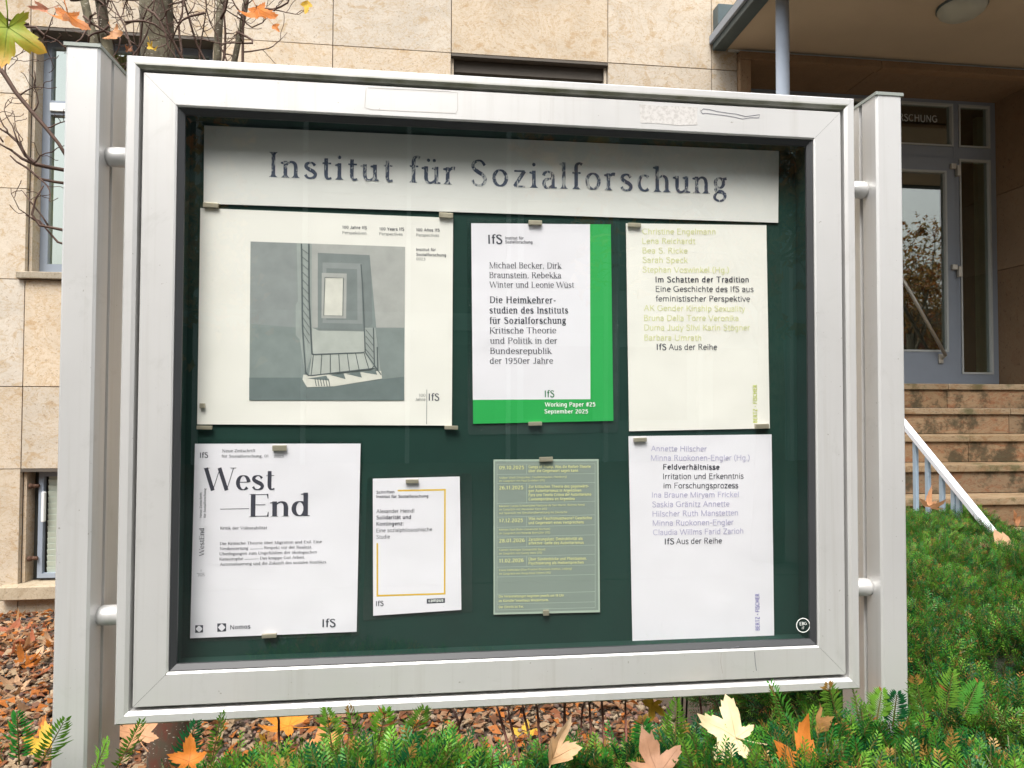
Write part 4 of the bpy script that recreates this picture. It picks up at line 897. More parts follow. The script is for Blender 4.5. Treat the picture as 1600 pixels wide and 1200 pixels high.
# ================================================================ TREE behind the case
def tp(pts, Y): return [Vector(at(x, y, Y)) if len(pt) == 2 else Vector(at(x, y, pt[2])) for pt in pts for x, y in [pt[:2]]]
tree = thing('multi_stem_tree', (-.75, 2.2, 0), 'bare multi stemmed small tree standing behind the left post of the display case', 'tree')
tr_pts = [Vector((-.745, 2.2, -.05)), Vector((-.742, 2.2, .4)), Vector((-.75, 2.2, 1.0)), Vector((-.765, 2.2, 1.6)), Vector((-.79, 2.2, 2.2)), Vector((-.808, 2.2, 2.5)), Vector((-.82, 2.19, 2.9)), Vector((-.80, 2.15, 3.5))]
tubes('trunk', [(tr_pts, [.062, .056, .052, .050, .048, .047, .042, .03])], 'bark', tree, 14)
stems = [([(-.74, 2.22, 1.1), (-.68, 2.26, 1.7), (-.66, 2.27, 2.2), (-.655, 2.28, 2.55), (-.64, 2.3, 3.0)], .018),
         ([(-.70, 2.24, 1.5), (-.62, 2.22, 2.0), (-.60, 2.2, 2.35), (-.555, 2.2, 2.6), (-.50, 2.18, 3.0)], .012),
         ([(-.78, 2.2, 1.5), (-.86, 2.16, 2.0), (-.93, 2.12, 2.35), (-1.02, 2.1, 2.75), (-1.1, 2.1, 3.1)], .016),
         ([(-.76, 2.2, 1.3), (-.80, 2.1, 1.9), (-.87, 2.05, 2.3), (-.90, 2.0, 2.6), (-.88, 2.0, 3.0)], .020)]
for p_, r_ in stems:
    tubes('stem', [([Vector(q) for q in p_], [r_*(1-.12*i) for i in range(len(p_))])], 'bark', tree, 10)
def wander(p, d, length, r, n=9, wob=.28, up=.04):
    pts = [Vector(p)]; d = Vector(d).normalized(); rad = [r]
    for i in range(n):
        d = (d+Vector((random.gauss(0, wob), random.gauss(0, wob*.7), random.gauss(up, wob)))).normalized()
        pts.append(pts[-1]+d*length/n); rad.append(max(.0009, r*(1-.8*(i+1)/n)))
    return pts, rad
def branchy(p, d, length, r, lst, lev=2, k=4, wob=.28):
    pts, rad = wander(p, d, length, r, 9, wob); lst.append((pts, rad))
    if lev:
        for _ in range(k):
            i = random.randint(2, len(pts)-2); dd = (pts[i+1]-pts[i]).normalized()
            side = dd.cross(Vector((random.uniform(-1, 1), random.uniform(-1, 1), random.uniform(-1, 1)))).normalized()
            branchy(pts[i], dd*.5+side, length*random.uniform(.3, .55), rad[i]*.62, lst, lev-1, max(2, k-1), wob)
lst = []
# explicit left branches seen in front of the window
lst.append(([Vector(at(x, y, 1.9)) for x, y in ((-15, 90), (6, 115), (25, 145), (50, 175), (72, 200), (92, 225), (110, 255))], [.006, .006, .0055, .0052, .005, .0045, .004]))
lst.append(([Vector(at(x, y, 1.95)) for x, y in ((115, 268), (80, 262), (58, 257), (40, 243), (28, 222), (12, 208), (-10, 195))], [.0055, .005, .0055, .0045, .004, .003, .002]))
lst.append(([Vector(at(x, y, 1.98)) for x, y in ((58, 258), (35, 248), (18, 235), (-5, 222))], [.005, .004, .003, .002]))
lst.append(([Vector(at(x, y, 1.96)) for x, y in ((115, 288), (85, 284), (62, 279), (42, 262), (25, 252), (16, 243))], [.004, .004, .0035, .003, .0025, .002]))
lst.append(([Vector(at(x, y, 1.92)) for x, y in ((112, 362), (88, 357), (62, 352), (50, 335), (55, 312), (68, 290))], [.0045, .004, .0035, .003, .0025, .0015]))
lst.append(([Vector(at(x, y, 1.93)) for x, y in ((112, 385), (90, 378), (76, 362), (62, 345), (40, 336))], [.003, .003, .0025, .002, .0015]))
lst.append(([Vector(at(x, y, 1.93)) for x, y in ((75, 352), (66, 338), (50, 318), (35, 298))], [.0025, .002, .002, .001]))
for px, py, ang, L in ((40, 243, 2.3, .10), (28, 222, 2.0, .09), (50, 257, 1.0, .1), (20, 235, 2.6, .09), (52, 175, 1.2, .08), (30, 150, 1.0, .07), (72, 200, .6, .07), (10, 118, 2.3, .08), (62, 279, -.5, .08), (70, 352, 2.8, .08), (12, 208, 1.9, .07), (5, 222, 1.6, .06)):
    branchy(at(px, py, 1.94), (math.cos(ang), random.uniform(-.3, .3), math.sin(ang)), L*1.5, .0022, lst, 1, 3, .25)
for px in (190, 205, 215, 285, 300, 315, 330, 345, 360, 378):
    branchy(at(px, random.uniform(90, 130), 2.15+random.uniform(-.1, .1)), (random.uniform(-.2, .25), random.uniform(-.1, .1), 1), random.uniform(.25, .42), random.uniform(.003, .0055), lst, 2, 4, .17)
for px, py, dx in ((40, 42, .8), (45, 38, -.4), (150, 20, -.9), (170, 40, -1), (400, 10, .8), (345, 30, 1), (370, 50, 1), (110, 0, .5), (130, 25, .7), (230, 15, .6), (195, 35, .3), (320, 20, -.6)):
    branchy(at(px, py, 2.0), (dx, 0, random.uniform(-.35, .45)), random.uniform(.16, .26), .0038, lst, 2, 3, .3)
for i in range(16):
    branchy(at(random.uniform(60, 400), random.uniform(-40, 20), random.uniform(1.9, 2.3)), (random.uniform(-1, 1), 0, random.uniform(-.7, .6)), random.uniform(.12, .25), .003, lst, 1, 3, .3)
tubes('twigs', lst, 'twig', tree, 5)

# ================================================================ LEAVES
def maple(size, tint, seed, curl=.35, fold=.2, lobes=5, stalk=True, narrow=1.0, tint2=None):
    """a lobed leaf about the origin, stalk towards -y, face towards +z"""
    rg = random.Random(seed); out = []
    tips = [(-128, .52), (-66, .86), (0, 1.0), (66, .86), (128, .52)] if lobes == 5 else [(-58, .8), (0, 1.0), (58, .8)]
    tips = [(a+rg.uniform(-6, 6), r*rg.uniform(.9, 1.08)) for a, r in tips]
    key = [(-172, .12)]
    for i, (a, r) in enumerate(tips):
        if i: key.append(((a+tips[i-1][0])/2, rg.uniform(.34, .44)))
        w_ = rg.uniform(13, 17); j_ = lambda v: v*rg.uniform(.93, 1.07); key += [(a-w_*1.45, j_(r*.56)), (a-w_*1.1, j_(r*.70)), (a-w_*.85, j_(r*.69)), (a-w_*.6, j_(r*.84)), (a-w_*.4, j_(r*.83)), (a+rg.uniform(-2, 2), r), (a+w_*.4, j_(r*.83)), (a+w_*.6, j_(r*.84)), (a+w_*.85, j_(r*.69)), (a+w_*1.1, j_(r*.70)), (a+w_*1.45, j_(r*.56))]
    key.append((172, .12)); NK = len(key); rings = 5
    V = [(0, 0, 0)]; C = []
    f1, f2 = rg.uniform(0, 6), rg.uniform(0, 6)
    def wp(x, y):
        r = math.hypot(x, y)
        z = curl*r*r*.8*(1+.5*math.sin(2*math.atan2(y, x)+f1)) + fold*abs(x)*.9 + .05*math.sin(7*x+f2)*r + .04*math.sin(9*y+f1)
        y2 = y - .15*curl*r*r
        return (x*narrow*size*(1-.25*abs(fold)), y2*size, z*size)
    V = [wp(0, 0)]
    for a, r in key:
        t = R(90-a)
        for k in range(1, rings+1): V.append(wp(r*k/rings*math.cos(t), r*k/rings*math.sin(t)))
    F = []
    for i in range(NK-1):
        b0, b1 = 1+i*rings, 1+(i+1)*rings
        F.append([0, b1, b0])
        for k in range(rings-1): F.append([b0+k, b1+k, b1+k+1, b0+k+1])
    n0 = len(V); cols = [tint]*n0
    t2 = tint2 or tuple(c*.75 for c in tint)
    cols = []
    for v in V:
        k = min(1, max(0, (math.hypot(v[0], v[1])/size)**1.5+rg.uniform(-.15, .15))); cols.append(tuple(tint[j]*(1-k)+t2[j]*k for j in range(3)))
    # raised midribs and a stalk
    rib = tuple(c*.7 for c in tint)
    for a, r in tips:
        t = R(90-a); P_ = []
        for k in range(6):
            rr_ = r*.93*k/5; x, y, z = wp(rr_*math.cos(t), rr_*math.sin(t)); w_ = .010*size*(1-k/6); nx, ny = -math.sin(t)*w_, math.cos(t)*w_
            P_ += [(x-nx, y-ny, z+.006*size), (x+nx, y+ny, z+.006*size)]
        o = len(V); V += P_; cols += [rib]*len(P_); F += [[o+2*k, o+2*k+2, o+2*k+3, o+2*k+1] for k in range(5)]
    if stalk:
        v, f = tube_data([Vector((0, 0, 0)), Vector((.03*size, -.3*size, .03*size)), Vector((.08*size, -.62*size, .12*size))], [.016*size, .013*size, .018*size], 5)
        o = len(V); V += [tuple(q) for q in v]; F += [[i+o for i in q] for q in f]; cols += [tuple(c*.8 for c in tint)]*len(v)
    me = bpy.data.meshes.new('leaf'); me.from_pydata(V, [], F); me.update()
    at_ = me.color_attributes.new('tint', 'FLOAT_COLOR', 'POINT')
    for i, c in enumerate(cols): at_.data[i].color = (*c, 1)
    me.polygons.foreach_set('use_smooth', [True]*len(F)); me.materials.append(MT['leaf'])
    return me
OR, YE, TAN, CREAM, BR, GR, RED = (.62, .20, .03), (.66, .42, .05), (.48, .27, .13), (.78, .64, .38), (.26, .11, .05), (.22, .36, .04), (.40, .08, .04)
def leaf(name, px, py, Y, size, tint, rot, label, seed, group=None, cat='leaf', **kw):
    me = maple(size, tint, seed, **kw); o = bpy.data.objects.new(name, me); COL.objects.link(o)
    o.location = at(px, py, Y); o.rotation_mode = 'ZYX'; o.rotation_euler = tuple(R(a) for a in rot); return tag(o, label, cat, group)
# (rotation: x 90 = upright facing the viewer)
leaf('fallen_leaf', 1150, 1152, .875, .060, CREAM, (42, -6, 58), 'large pale cream pointed leaf lying on the yew hedge below the case', 3, curl=.15, fold=.12)
leaf('fallen_leaf', 862, 1185, .875, .062, (.60, .36, .18), (78, 20, -28), 'tan leaf standing upright in the yew below the middle of the case', 4, lobes=3, curl=.3, fold=.35, narrow=.62, tint2=(.72, .55, .38))
leaf('fallen_leaf', 1028, 1212, .85, .055, (.45, .24, .14), (50, 0, 14), 'dull brown lobed leaf at the bottom edge, standing in the yew', 5, lobes=3, curl=.2)
leaf('fallen_leaf', 1262, 1216, .83, .072, OR, (38, 10, -20), 'bright orange leaf in the yew at the bottom edge, below the right case end', 6, curl=.25)
leaf('fallen_leaf', 1276, 1140, .90, .045, (.56, .30, .12), (88, 62, 5), 'narrow curled tan leaf standing in the yew under the right end of the case', 7, lobes=3, narrow=.35, fold=.5)
leaf('fallen_leaf', 1020, 1100, 1.00, .028, YE, (70, 10, 150), 'small golden leaf hanging in the stems below the case', 8, curl=.4)
leaf('fallen_leaf', 1453, 794, 2.60, .08, (.66, .34, .18), (30, 15, 80), 'pale orange curled leaf on the hedge beside the stair railing', 9, curl=.9, fold=.5)
leaf('fallen_leaf', 1548, 872, 2.05, .08, (.50, .22, .10), (75, 40, 30), 'brown upright leaf on the hedge top below the handrail end', 10, lobes=3, narrow=.6, curl=.4)
leaf('fallen_leaf', 1585, 868, 1.96, .13, (.66, .40, .24), (20, 5, 75), 'long pale tan leaf on the hedge at the right edge of the photo', 11, curl=.25, fold=.3, narrow=.6)
leaf('fallen_leaf', 1588, 820, 2.35, .065, (.45, .2, .09), (75, 10, 10), 'small brown leaf tip on the hedge edge before the lowest visible step', 12, lobes=3, narrow=.6)
leaf('fallen_leaf', 1520, 1012, 1.45, .022, RED, (30, 0, 30), 'tiny red leaf caught in the yew hedge right of the case', 13)
leaf('tree_leaf', 12, 42, 1.15, .075, (.30, .40, .04), (95, 14, 172), 'large green leaf with orange edges at the upper left corner', 14, tint2=(.62, .28, .04), curl=.15)
leaf('tree_leaf', 106, 22, 1.8, .085, OR, (62, 18, 196), 'folded orange leaf hanging on the twigs above the left post', 15, tint2=(.62, .34, .22), curl=1.1, fold=-.9)
leaf('tree_leaf', 72, 14, 1.85, .05, (.60, .26, .16), (80, 30, 120), 'pale reddish leaf on the twig left of the folded orange leaf', 16, lobes=3, narrow=.5)
leaf('tree_leaf', 176, 50, 1.95, .05, (.60, .30, .14), (80, -25, 195), 'small tan orange leaf hanging above the gap between post and case', 17, curl=.9, fold=-.7)
leaf('tree_leaf', 236, 72, 1.95, .04, YE, (70, 30, 200), 'small golden leaf just above the top left of the case', 18, narrow=.5, curl=1.0, fold=-.6)
leaf('tree_leaf', 201, 76, 1.95, .028, BR, (80, 30, 160), 'tiny dark brown leaf above the top left corner of the case', 19, narrow=.5, curl=.8)
leaf('tree_leaf', 402, 14, 1.75, .07, OR, (70, 0, 200), 'bright orange leaf hanging above the case in front of the limestone', 20, curl=.9, fold=-.8, tint2=(.66, .22, .06))
leaf('tree_leaf', 428, 40, 1.75, .034, (.62, .24, .07), (80, 0, 215), 'small orange leaf tip below the bright orange leaf above the case', 21, lobes=3, narrow=.5)
leaf('tree_leaf', 480, 4, 1.75, .045, YE, (80, 10, 175), 'yellow leaf at the top edge in front of the limestone', 22, lobes=3, narrow=.6)
leaf('fallen_leaf', 70, 1165, 1.9, .07, YE, (30, 0, 20), 'yellow leaf on the gravel left of the left post, near the bottom edge', 23)
leaf('fallen_leaf', 452, 1135, 2.15, .115, (.80, .30, .04), (12, 0, 60), 'bright orange leaf on the gravel below the left part of the case', 24)
leaf('fallen_leaf', 500, 1165, 1.9, .07, (.70, .30, .10), (25, 0, -60), 'orange leaf on the gravel just behind the yew, right of the brightest one', 25)
leaf('fallen_leaf', 296, 1190, .86, .03, OR, (60, 0, 0), 'small orange leaf in the yew beside the foot of the left post', 26)
leaf('fallen_leaf', 215, 1150, 1.9, .12, (.60, .32, .17), (20, 8, 30), 'large tan leaf on the gravel between the left post and the trunk', 27)
# the many leaves on the gravel, one object each
cols_ = [('orange', (.52, .18, .035)), ('tan', TAN), ('pale brown', (.62, .40, .24)), ('reddish brown', (.40, .13, .06)), ('golden', YE)]
protos = {n_: [maple(1.0, c_, 40+i*5+j, curl=(.25, .8, .5)[j], fold=(.1, .5, -.4)[j]) for j in range(3)] for i, (n_, c_) in enumerate(cols_)}
def gleaf(x, y, z, n_, s, where):
    o = bpy.data.objects.new('fallen_leaf', random.choice(protos[n_])); COL.objects.link(o)
    o.location = (x, y, z+.012); o.scale = (s, s, s); o.rotation_euler = (random.uniform(-.5, .5), random.uniform(-.5, .5), random.uniform(0, 6.28))
    tag(o, '%s fallen leaf among the litter on the gravel %s' % (n_, where), 'leaf', '%s leaves on the gravel %s' % (n_, where))
for k in range(120):
    n_ = random.choice(['orange', 'tan', 'pale brown', 'reddish brown', 'tan', 'pale brown'])
    y = random.uniform(2.7, 4.75); x = -.44*y/.95 - random.uniform(.02, .62)
    gleaf(x, y, 0, n_, random.uniform(.05, .115), 'left of the left post')
for k in range(14): gleaf(random.uniform(-2.75, -2.2), random.uniform(4.84, 4.98), .01, random.choice(['orange', 'tan', 'reddish brown']), random.uniform(.04, .06), 'at the foot of the wall')
for k in range(75):
    n_ = random.choice(['orange', 'orange', 'golden', 'tan', 'pale brown', 'reddish brown'])
    y = random.uniform(2.0, 3.5); gleaf(random.uniform(-.36, .25)*y, y, 0, n_, random.uniform(.045, .085), 'below the case')

# ================================================================ GRAVEL (nobody could count it)
ico = [(0, 0, 1)]+[(.894*math.cos(R(72*k)), .894*math.sin(R(72*k)), .447) for k in range(5)]+[(.894*math.cos(R(72*k+36)), .894*math.sin(R(72*k+36)), -.447) for k in range(5)]+[(0, 0, -1)]
icf = [(0, 1+k, 1+(k+1) % 5) for k in range(5)]+[(1+k, 6+k, 1+(k+1) % 5) for k in range(5)]+[(1+(k+1) % 5, 6+k, 6+(k+1) % 5) for k in range(5)]+[(11, 6+(k+1) % 5, 6+k) for k in range(5)]
ico = np.array(ico); icf = np.array(icf)
def fast_mesh(name, V, F, tint, mat, kind=None, parent=None, smooth=False):
    me = bpy.data.meshes.new(name); nf, k = F.shape
    me.vertices.add(len(V)); me.vertices.foreach_set('co', V.astype(np.float32).ravel())
    me.loops.add(nf*k); me.loops.foreach_set('vertex_index', F.astype(np.int32).ravel())
    me.polygons.add(nf); me.polygons.foreach_set('loop_start', np.arange(0, nf*k, k, dtype=np.int32)); me.update(calc_edges=True)
    if smooth: me.polygons.foreach_set('use_smooth', np.ones(nf, bool))
    a = me.color_attributes.new('tint', 'FLOAT_COLOR', 'POINT'); a.data.foreach_set('color', np.concatenate([tint, np.ones((len(V), 1))], 1).astype(np.float32).ravel())
    o = link(name, me, mat, parent)
    if kind: o['kind'] = kind
    return o
def stones(n, xr, yr, smin, smax):
    y = rng.uniform(*yr, n); x = rng.uniform(*xr, n); s = rng.uniform(smin, smax, n)**1.0
    ang = rng.uniform(0, 6.28, n); V = ico[None]*(1+rng.uniform(-.28, .28, (n, 12, 1)))
    V = V*(s[:, None, None])*np.stack([np.ones(n), rng.uniform(.6, 1, n), rng.uniform(.45, .8, n)], 1)[:, None, :]
    tl = rng.uniform(-.6, .6, n); V = np.stack([V[..., 0], V[..., 1]*np.cos(tl)[:, None]-V[..., 2]*np.sin(tl)[:, None], V[..., 1]*np.sin(tl)[:, None]+V[..., 2]*np.cos(tl)[:, None]], -1)
    c, s_ = np.cos(ang)[:, None], np.sin(ang)[:, None]
    V = np.stack([V[..., 0]*c-V[..., 1]*s_, V[..., 0]*s_+V[..., 1]*c, V[..., 2]], -1)
    V += np.stack([x, y, rng.uniform(.0, .028, n)], 1)[:, None, :]
    F = (icf[None]+12*np.arange(n)[:, None, None]).reshape(-1, 3)
    pal = np.array([(.22, .15, .10), (.28, .21, .15), (.14, .10, .075), (.34, .26, .18), (.20, .12, .10), (.11, .08, .065), (.40, .31, .21)])
    t = pal[rng.integers(0, len(pal), n)]*rng.uniform(.5, .95, (n, 1)); return V.reshape(-1, 3), F, np.repeat(t, 12, 0)
A_ = stones(9000, (-3.1, -1.2), (2.6, 4.97), .009, .021); B_ = stones(9000, (-1.2, 1.1), (1.7, 3.7), .008, .018)
V = np.concatenate([A_[0], B_[0]]); F = np.concatenate([A_[1], B_[1]+len(A_[0])]); t = np.concatenate([A_[2], B_[2]])
tag(fast_mesh('gravel', V, F, t, 'gravel', 'stuff'), 'brown lava gravel covering the planting bed', 'gravel')
# crumbled leaf litter
n = 8000
cx_, cy_ = np.concatenate([rng.uniform(-3.0, -1.1, n//2), rng.uniform(-1.1, 1.0, n//2)]), np.concatenate([rng.uniform(2.6, 4.97, n//2), rng.uniform(1.8, 3.6, n//2)])
s = rng.uniform(.008, .034, n); a = rng.uniform(0, 6.28, n)
base = np.array([(-1, 0, 0), (0, -.55, .25), (1, .1, 0), (0, .55, .2)])
V = base[None]*s[:, None, None]; V[..., 2] += rng.uniform(-.5, .5, (n, 4))*s[:, None]
V = np.stack([V[..., 0]*np.cos(a)[:, None]-V[..., 1]*np.sin(a)[:, None], V[..., 0]*np.sin(a)[:, None]+V[..., 1]*np.cos(a)[:, None], V[..., 2]], -1)+np.stack([cx_, cy_, np.full(n, .032)], 1)[:, None]
pal = np.array([(.42, .14, .03), (.30, .15, .07), (.16, .07, .035), (.32, .19, .11), (.36, .26, .16), (.24, .09, .04)])
fast_mesh('leaf_litter', V.reshape(-1, 3), np.arange(4*n).reshape(n, 4), np.repeat(pal[rng.integers(0, 6, n)], 4, 0), 'leaf', 'stuff')
tag(bpy.data.objects['leaf_litter'], 'crumbled brown and orange leaf litter between the gravel stones', 'leaf litter')

# ================================================================ YEW HEDGES
def inside_dist(poly, x, y):
    P = np.array(poly); n = len(P); d = np.full(x.shape, 1e9); ins = np.zeros(x.shape, bool)
    for i in range(n):
        a, b = P[i], P[(i+1) % n]; e = b-a; wx, wy = x-a[0], y-a[1]
        t = np.clip((wx*e[0]+wy*e[1])/(e@e), 0, 1); d = np.minimum(d, np.hypot(wx-t*e[0], wy-t*e[1]))
        c = ((a[1] > y) != (b[1] > y)) & (x < (b[0]-a[0])*(y-a[1])/(b[1]-a[1]+1e-12)+a[0]); ins ^= c
    return np.where(ins, d, -d)
_ph = rng.uniform(0, 6.28, (14, 3)); _fr = rng.normal(0, 1, (14, 2))*np.linspace(4, 26, 14)[:, None]
def bumps(x, y): return sum(np.sin(x*f[0]+y*f[1]+p[0])/(1+.10*np.hypot(*f)) for f, p in zip(_fr, _ph))*.015 - .15*np.clip(np.sin(x*9+1.3*np.sin(y*7))*np.sin(y*8+1.1*np.sin(x*6)+.6)-.45, 0, 1)
def hedge_h(poly, top, x, y, rnd):
    d = inside_dist(poly, x, y); k = np.clip(d/rnd, 0, 1)
    return top(x, y)+bumps(x, y)-(1-np.sqrt(1-(1-k)**2))*.42, d
def sprigs(name, P, Nrm, L, parent, nn=20, needle=.020, fresh=.12, flat_=.55):
    """P base points, Nrm directions; two rows of flat needles on a short curved twig"""
    n = len(P)
    d = Nrm/np.linalg.norm(Nrm, axis=1, keepdims=True)
    rv = rng.normal(0, 1, (n, 3)); sd = np.cross(d, rv); sd /= np.linalg.norm(sd, axis=1, keepdims=True); up = np.cross(sd, d)
    bend = rng.uniform(-.5, .5, n)
    k = np.linspace(.12, 1, nn)
    tt = k[None, :, None]
    stem = P[:, None]+d[:, None]*L[:, None, None]*tt+up[:, None]*(L*bend)[:, None, None]*tt**2*.6
    V = []; F = []
    sgn = np.where(np.arange(nn) % 2, 1., -1.)[None, :, None]
    nl = needle*(1-.45*np.abs(k-.45)*2*.7)[None, :]*rng.uniform(.8, 1.15, (n, nn))*(.55+.45*(1-k**5))[None, :]
    fwd = .45+.9*(k**3)[None, :, None]
    dirn = sd[:, None]*sgn+d[:, None]*fwd+up[:, None]*rng.uniform(-flat_, flat_+.5, (n, nn, 1))*.5
    dirn /= np.linalg.norm(dirn, axis=2, keepdims=True)
    wv = np.cross(dirn, up[:, None]+.01); wv /= np.linalg.norm(wv, axis=2, keepdims=True)
    hw = .0015*needle/.02
    base = stem; tip = base+dirn*nl[..., None]-up[:, None]*nl[..., None]*.12; mid = base+dirn*nl[..., None]*.55+up[:, None]*nl[..., None]*.07
    q = np.stack([base, mid+wv*hw, tip, mid-wv*hw], 2)         # n, nn, 4, 3
    V1 = q.reshape(-1, 3)
    F1 = np.arange(len(V1)).reshape(-1, 4)
    base_c = np.array([(.022, .140, .022), (.050, .19, .022), (.008, .070, .022), (.10, .24, .022)])[rng.integers(0, 4, n)]*rng.uniform(.7, 1.25, (n, 1))
    young = rng.random(n) < fresh; base_c[young] = np.array((.12, .26, .03))*rng.uniform(.7, 1.1, (young.sum(), 1))
    t1 = np.repeat(base_c[:, None], nn, 1)*(1+.35*k[None, :, None]**2)
    rust = (rng.random((n, 1)) < .13) & (k[None] > .80); t1[rust] = np.array((.34, .20, .05))
    dead = rng.random((n, nn)) < .015; t1[dead] = np.array((.33, .14, .04))
    t1 = np.repeat(t1.reshape(-1, 3), 4, 0)
    # twig: narrow ribbon pairs
    a, b = P, P+d*L[:, None]*.95+up*(L*bend)[:, None]*.55; w1 = sd*.0011; w2 = up*.0011
    V2 = np.stack([a-w1, a+w1, b+w1*.5, b-w1*.5, a-w2, a+w2, b+w2*.5, b-w2*.5], 1).reshape(-1, 3)
    F2 = np.arange(len(V2)).reshape(-1, 4); t2 = np.tile(np.array((.14, .13, .04)), (len(V2), 1))
    return fast_mesh(name, np.concatenate([V1, V2]), np.concatenate([F1, F2+len(V1)]), np.concatenate([t1, t2]), 'needle', 'stuff', parent)
def hedge(label, poly, top, n, rnd, Lr, needle, core_top=.07, seed=1, parent_loc=(0, 0, 0), cull=None, nn=20):
    h = thing('yew_hedge', parent_loc, label, 'hedge')
    P = np.array(poly); lo, hi = P.min(0), P.max(0)
    x = rng.uniform(lo[0], hi[0], n*6); y = rng.uniform(lo[1], hi[1], n*6)
    z, d = hedge_h(poly, top, x, y, rnd)
    e = .004; zx = (hedge_h(poly, top, x+e, y, rnd)[0]-z)/e; zy = (hedge_h(poly, top, x, y+e, rnd)[0]-z)/e
    sl_ = np.sqrt(1+zx**2+zy**2); keep = (d > .004) & (rng.random(n*6) < np.minimum(sl_, 5)/5*1.6)
    if cull is not None: keep &= cull(x, y)
    idx = np.where(keep)[0][:n]
    x, y, z, zx, zy = (v[idx] for v in (x, y, z, zx, zy))
    nr = np.stack([-np.clip(zx, -3, 3), -np.clip(zy, -3, 3), np.ones(len(x))], 1); nr /= np.linalg.norm(nr, axis=1, keepdims=True)
    dr = nr+rng.normal(0, .42, nr.shape); dr[:, 2] += .1
    L = rng.uniform(*Lr, len(x)); dep = rng.uniform(.02, .055, len(x))
    sprigs('foliage', np.stack([x, y, z], 1)-nr*dep[:, None], dr, L, h, nn, needle)
    # side walls under the rounded shoulder
    # dark inside
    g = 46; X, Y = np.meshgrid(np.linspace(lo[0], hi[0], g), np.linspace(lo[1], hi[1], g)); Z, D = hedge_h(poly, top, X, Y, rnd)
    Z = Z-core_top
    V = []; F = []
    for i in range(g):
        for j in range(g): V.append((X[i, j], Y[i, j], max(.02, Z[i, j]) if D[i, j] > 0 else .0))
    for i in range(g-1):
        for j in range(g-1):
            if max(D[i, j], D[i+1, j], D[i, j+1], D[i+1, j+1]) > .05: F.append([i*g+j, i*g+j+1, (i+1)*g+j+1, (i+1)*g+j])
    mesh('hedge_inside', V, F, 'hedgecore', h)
    return h
FRONT = [(-.80, .55), (.80, .55), (.80, 1.03), (.45, 1.0), (.1, .985), (-.25, .99), (-.80, 1.0)]
def topf(x, y):
    left = np.clip((-.26-x)/.12, 0, 1); l2 = np.exp(-((x+.50)/.06)**2)
    return .934 + .004*np.clip((x-.1)/.5, 0, 1) - .045*left + .04*l2 - .02*np.exp(-((x+.43)/.03)**2)
hf = hedge('low yew hedge along the bottom edge in front of the display case posts', FRONT, topf, 12000, .06, (.035, .065), .0175, .05, parent_loc=(0, .75, 0), cull=lambda x, y: (y > .66), nn=24)
BACK = [(.74, .60), (1.55, .60), (2.28, 1.5), (2.28, 2.83), (1.3, 2.95), (.62, 2.1), (.64, 1.22)]
def topb(x, y):
    return .930 + .085*np.clip((y-1.2)/1.4, 0, 1) - .03*np.clip((x-1.6)/.6, 0, 1) - .06*np.exp(-(((x-.80)/.12)**2+((y-1.15)/.12)**2))
hb = hedge('broad dense yew hedge right of the display case, reaching back to the stair railing', BACK, topb, 36000, .12, (.028, .055), .0145, .05, parent_loc=(1.4, 1.6, 0), cull=lambda x, y: (y > .7) & (x < y*1.25+.15) & (rng.random(len(x)) < np.clip(1.25/y, .35, 1)), nn=16)
# bare red stems rising behind the front hedge
st = []
for px0, py0, px1, py1 in ((697, 1175, 745, 1105), (436, 1170, 425, 1120), (720, 1165, 700, 1125), (800, 1160, 770, 1115), (812, 1165, 790, 1120), (880, 1150, 882, 1090), (886, 1160, 890, 1092), (835, 1160, 812, 1100), (905, 1150, 925, 1100), (925, 1150, 922, 1085), (945, 1145, 938, 1090), (978, 1120, 983, 1088), (1100, 1120, 1082, 1090), (845, 1155, 828, 1098), (545, 1150, 540, 1115)):
    a = Vector(at(px0, py0+25, .96)); b = Vector(at(px1, py1-35, 1.06)); mdl = (a+b)/2+Vector((random.uniform(-.006, .006), 0, .01))
    st.append(([a-Vector((0, 0, .25)), a, mdl, b], [.0025, .0022, .0018, .0014]))
tubes('stems', st, 'stems', hf, 6)
# tall sprigs standing out of the front hedge
Pp = []; Dd = []; Ll = []
for px, py, dx, L_ in ((30, 1195, .1, .065), (140, 1226, .3, .05), (275, 1215, .35, .07), (330, 1195, .1, .06), (555, 1175, .0, .055), (520, 1175, -.1, .055), (640, 1165, .3, .05), (590, 1165, .2, .05), (1010, 1175, -.2, .05), (1055, 1160, -.1, .05), (1240, 1150, -.3, .07), (1225, 1140, -.45, .06), (1310, 1130, -.35, .06), (1445, 1120, -.3, .05), (1478, 1112, .1, .055), (1505, 1120, .4, .05), (1395, 1135, .1, .05), (180, 1205, .5, .06), (60, 1200, .5, .06), (5, 1190, -.3, .06), (1370, 1125, .2, .04)):
    Pp.append(at(px, py, .90)); Dd.append((dx, random.uniform(-.1, .1), 1)); Ll.append(L_)
sprigs('tall_sprigs', np.array(Pp), np.array(Dd, float), np.array(Ll), hf, 30, .022, .3, .2)

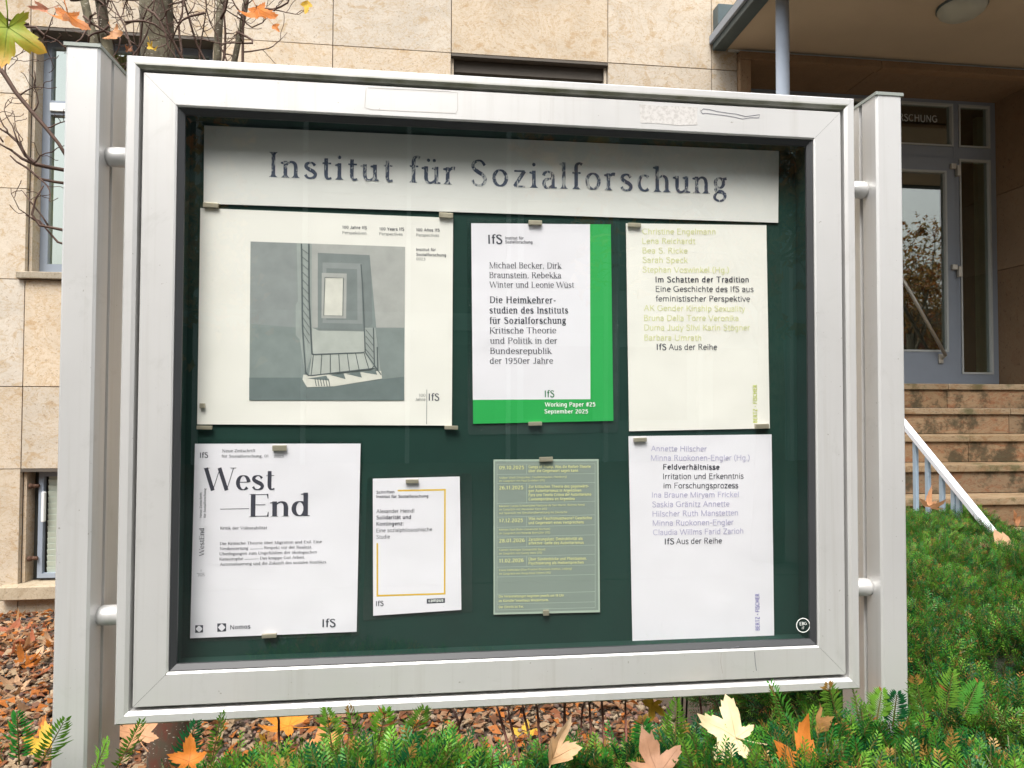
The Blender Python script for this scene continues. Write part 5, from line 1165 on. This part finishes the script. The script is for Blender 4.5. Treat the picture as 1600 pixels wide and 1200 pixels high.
# ================================================================ WHAT THE GLASS REFLECTS: the other side of the street
opp = thing('street_building', (0, -15, 0), 'long grey office block across the street, mirrored in the glass', 'building')
box('facade', (-26, -15.6, -.02), (2.2, -15.0, 13.5), plain('opposite_facade', (.045, .065, .062), .8), opp)
box('facade', (2.201, -15.6, -.02), (10.6, -15.0, 13.5), plain('opposite_pale_facade', (.26, .34, .34), .8), opp)
opp2 = thing('low_building', (20, -16, 0), 'low red brown brick building across the street, mirrored in the door glass', 'building')
box('brick_front', (12.0, -16.6, -.02), (46, -16.0, 5.4), plain('red_brown_wall', (.16, .06, .035), .85, scale=3, var=.3), opp2)
for k in range(12): box('window', (10.5+k*2.8, -16.0, 1.6), (11.9+k*2.8, -15.96, 3.4), plain('far_window', (.04, .05, .06), .3), opp2)
MT['oppb'] = plain('opposite_band', (.20, .27, .26), .8); MT['oppw'] = plain('opposite_window', (.02, .03, .035), .08); MT['oppf'] = plain('opposite_pier', (.42, .50, .49), .7)
wproto = None
for fl in range(4):
    for k in range(15):
        x = -25.6+k*2.4; z = 1.0+fl*3.2
        if k == 0: box('floor_band', (-26, -14.99, z+2.15), (10.6, -14.9, z+2.55), 'oppb', opp)
        if wproto is None: wproto = box('window', (-.85, -.06, 0), (.85, .05, 1.8), 'oppw', opp); o = wproto
        else: o = wproto.copy(); COL.objects.link(o); o.parent = opp; o.matrix_parent_inverse = wproto.matrix_parent_inverse
        o.location = (x, -14.99, z)
        if fl == 0:
            box('pier', (x+1.12, -15.0, -.02), (x+1.22, -14.85, 13.4), 'oppf', opp)
for i, (x, y, s) in enumerate(((3.1, -4.2, 1.0), (12.2, -5.6, 1.2), (-3.6, -6.2, 1.0), (17.5, -10.5, 1.5))):
    tt_ = thing('street_tree', (x, y, 0), ('bare street tree nearest the display case, mirrored in its right side', 'bare street tree mirrored in the entrance door glass', 'bare street tree further left, mirrored in the case', 'large autumn tree before the low brick building')[i], 'tree', 'bare trees along the street')
    l2 = []; tubes('trunk', [([(x, y, -.02), (x+.05, y, 1.5), (x, y+.05, 3.2)], [.15, .12, .09])], 'bark', tt_, 10)
    for k in range(11): branchy((x, y, random.uniform(1.8, 3.2)), (random.uniform(-1, 1), random.uniform(-1, 1), random.uniform(.5, 1.3)), random.uniform(1.8, 3.2)*s, .04, l2, 3, 6, .2)
    tubes('branches', l2, 'bark', tt_, 4)
    pts_ = np.array([tuple(p) for ps, _ in l2 for p in ps[4:]]); pts_ = pts_[rng.random(len(pts_)) < .5]; m_ = len(pts_)
    q_ = pts_[:, None]+rng.normal(0, .035, (m_, 4, 3)); c_ = np.array([(.35, .14, .04), (.28, .2, .06), (.4, .24, .08)])[rng.integers(0, 3, m_)]
    fast_mesh('foliage', q_.reshape(-1, 3), np.arange(4*m_).reshape(m_, 4), np.repeat(c_, 4, 0), 'leaf', 'stuff', tt_)
for o in bpy.data.objects:
    if '_inv' in o: del o['_inv']
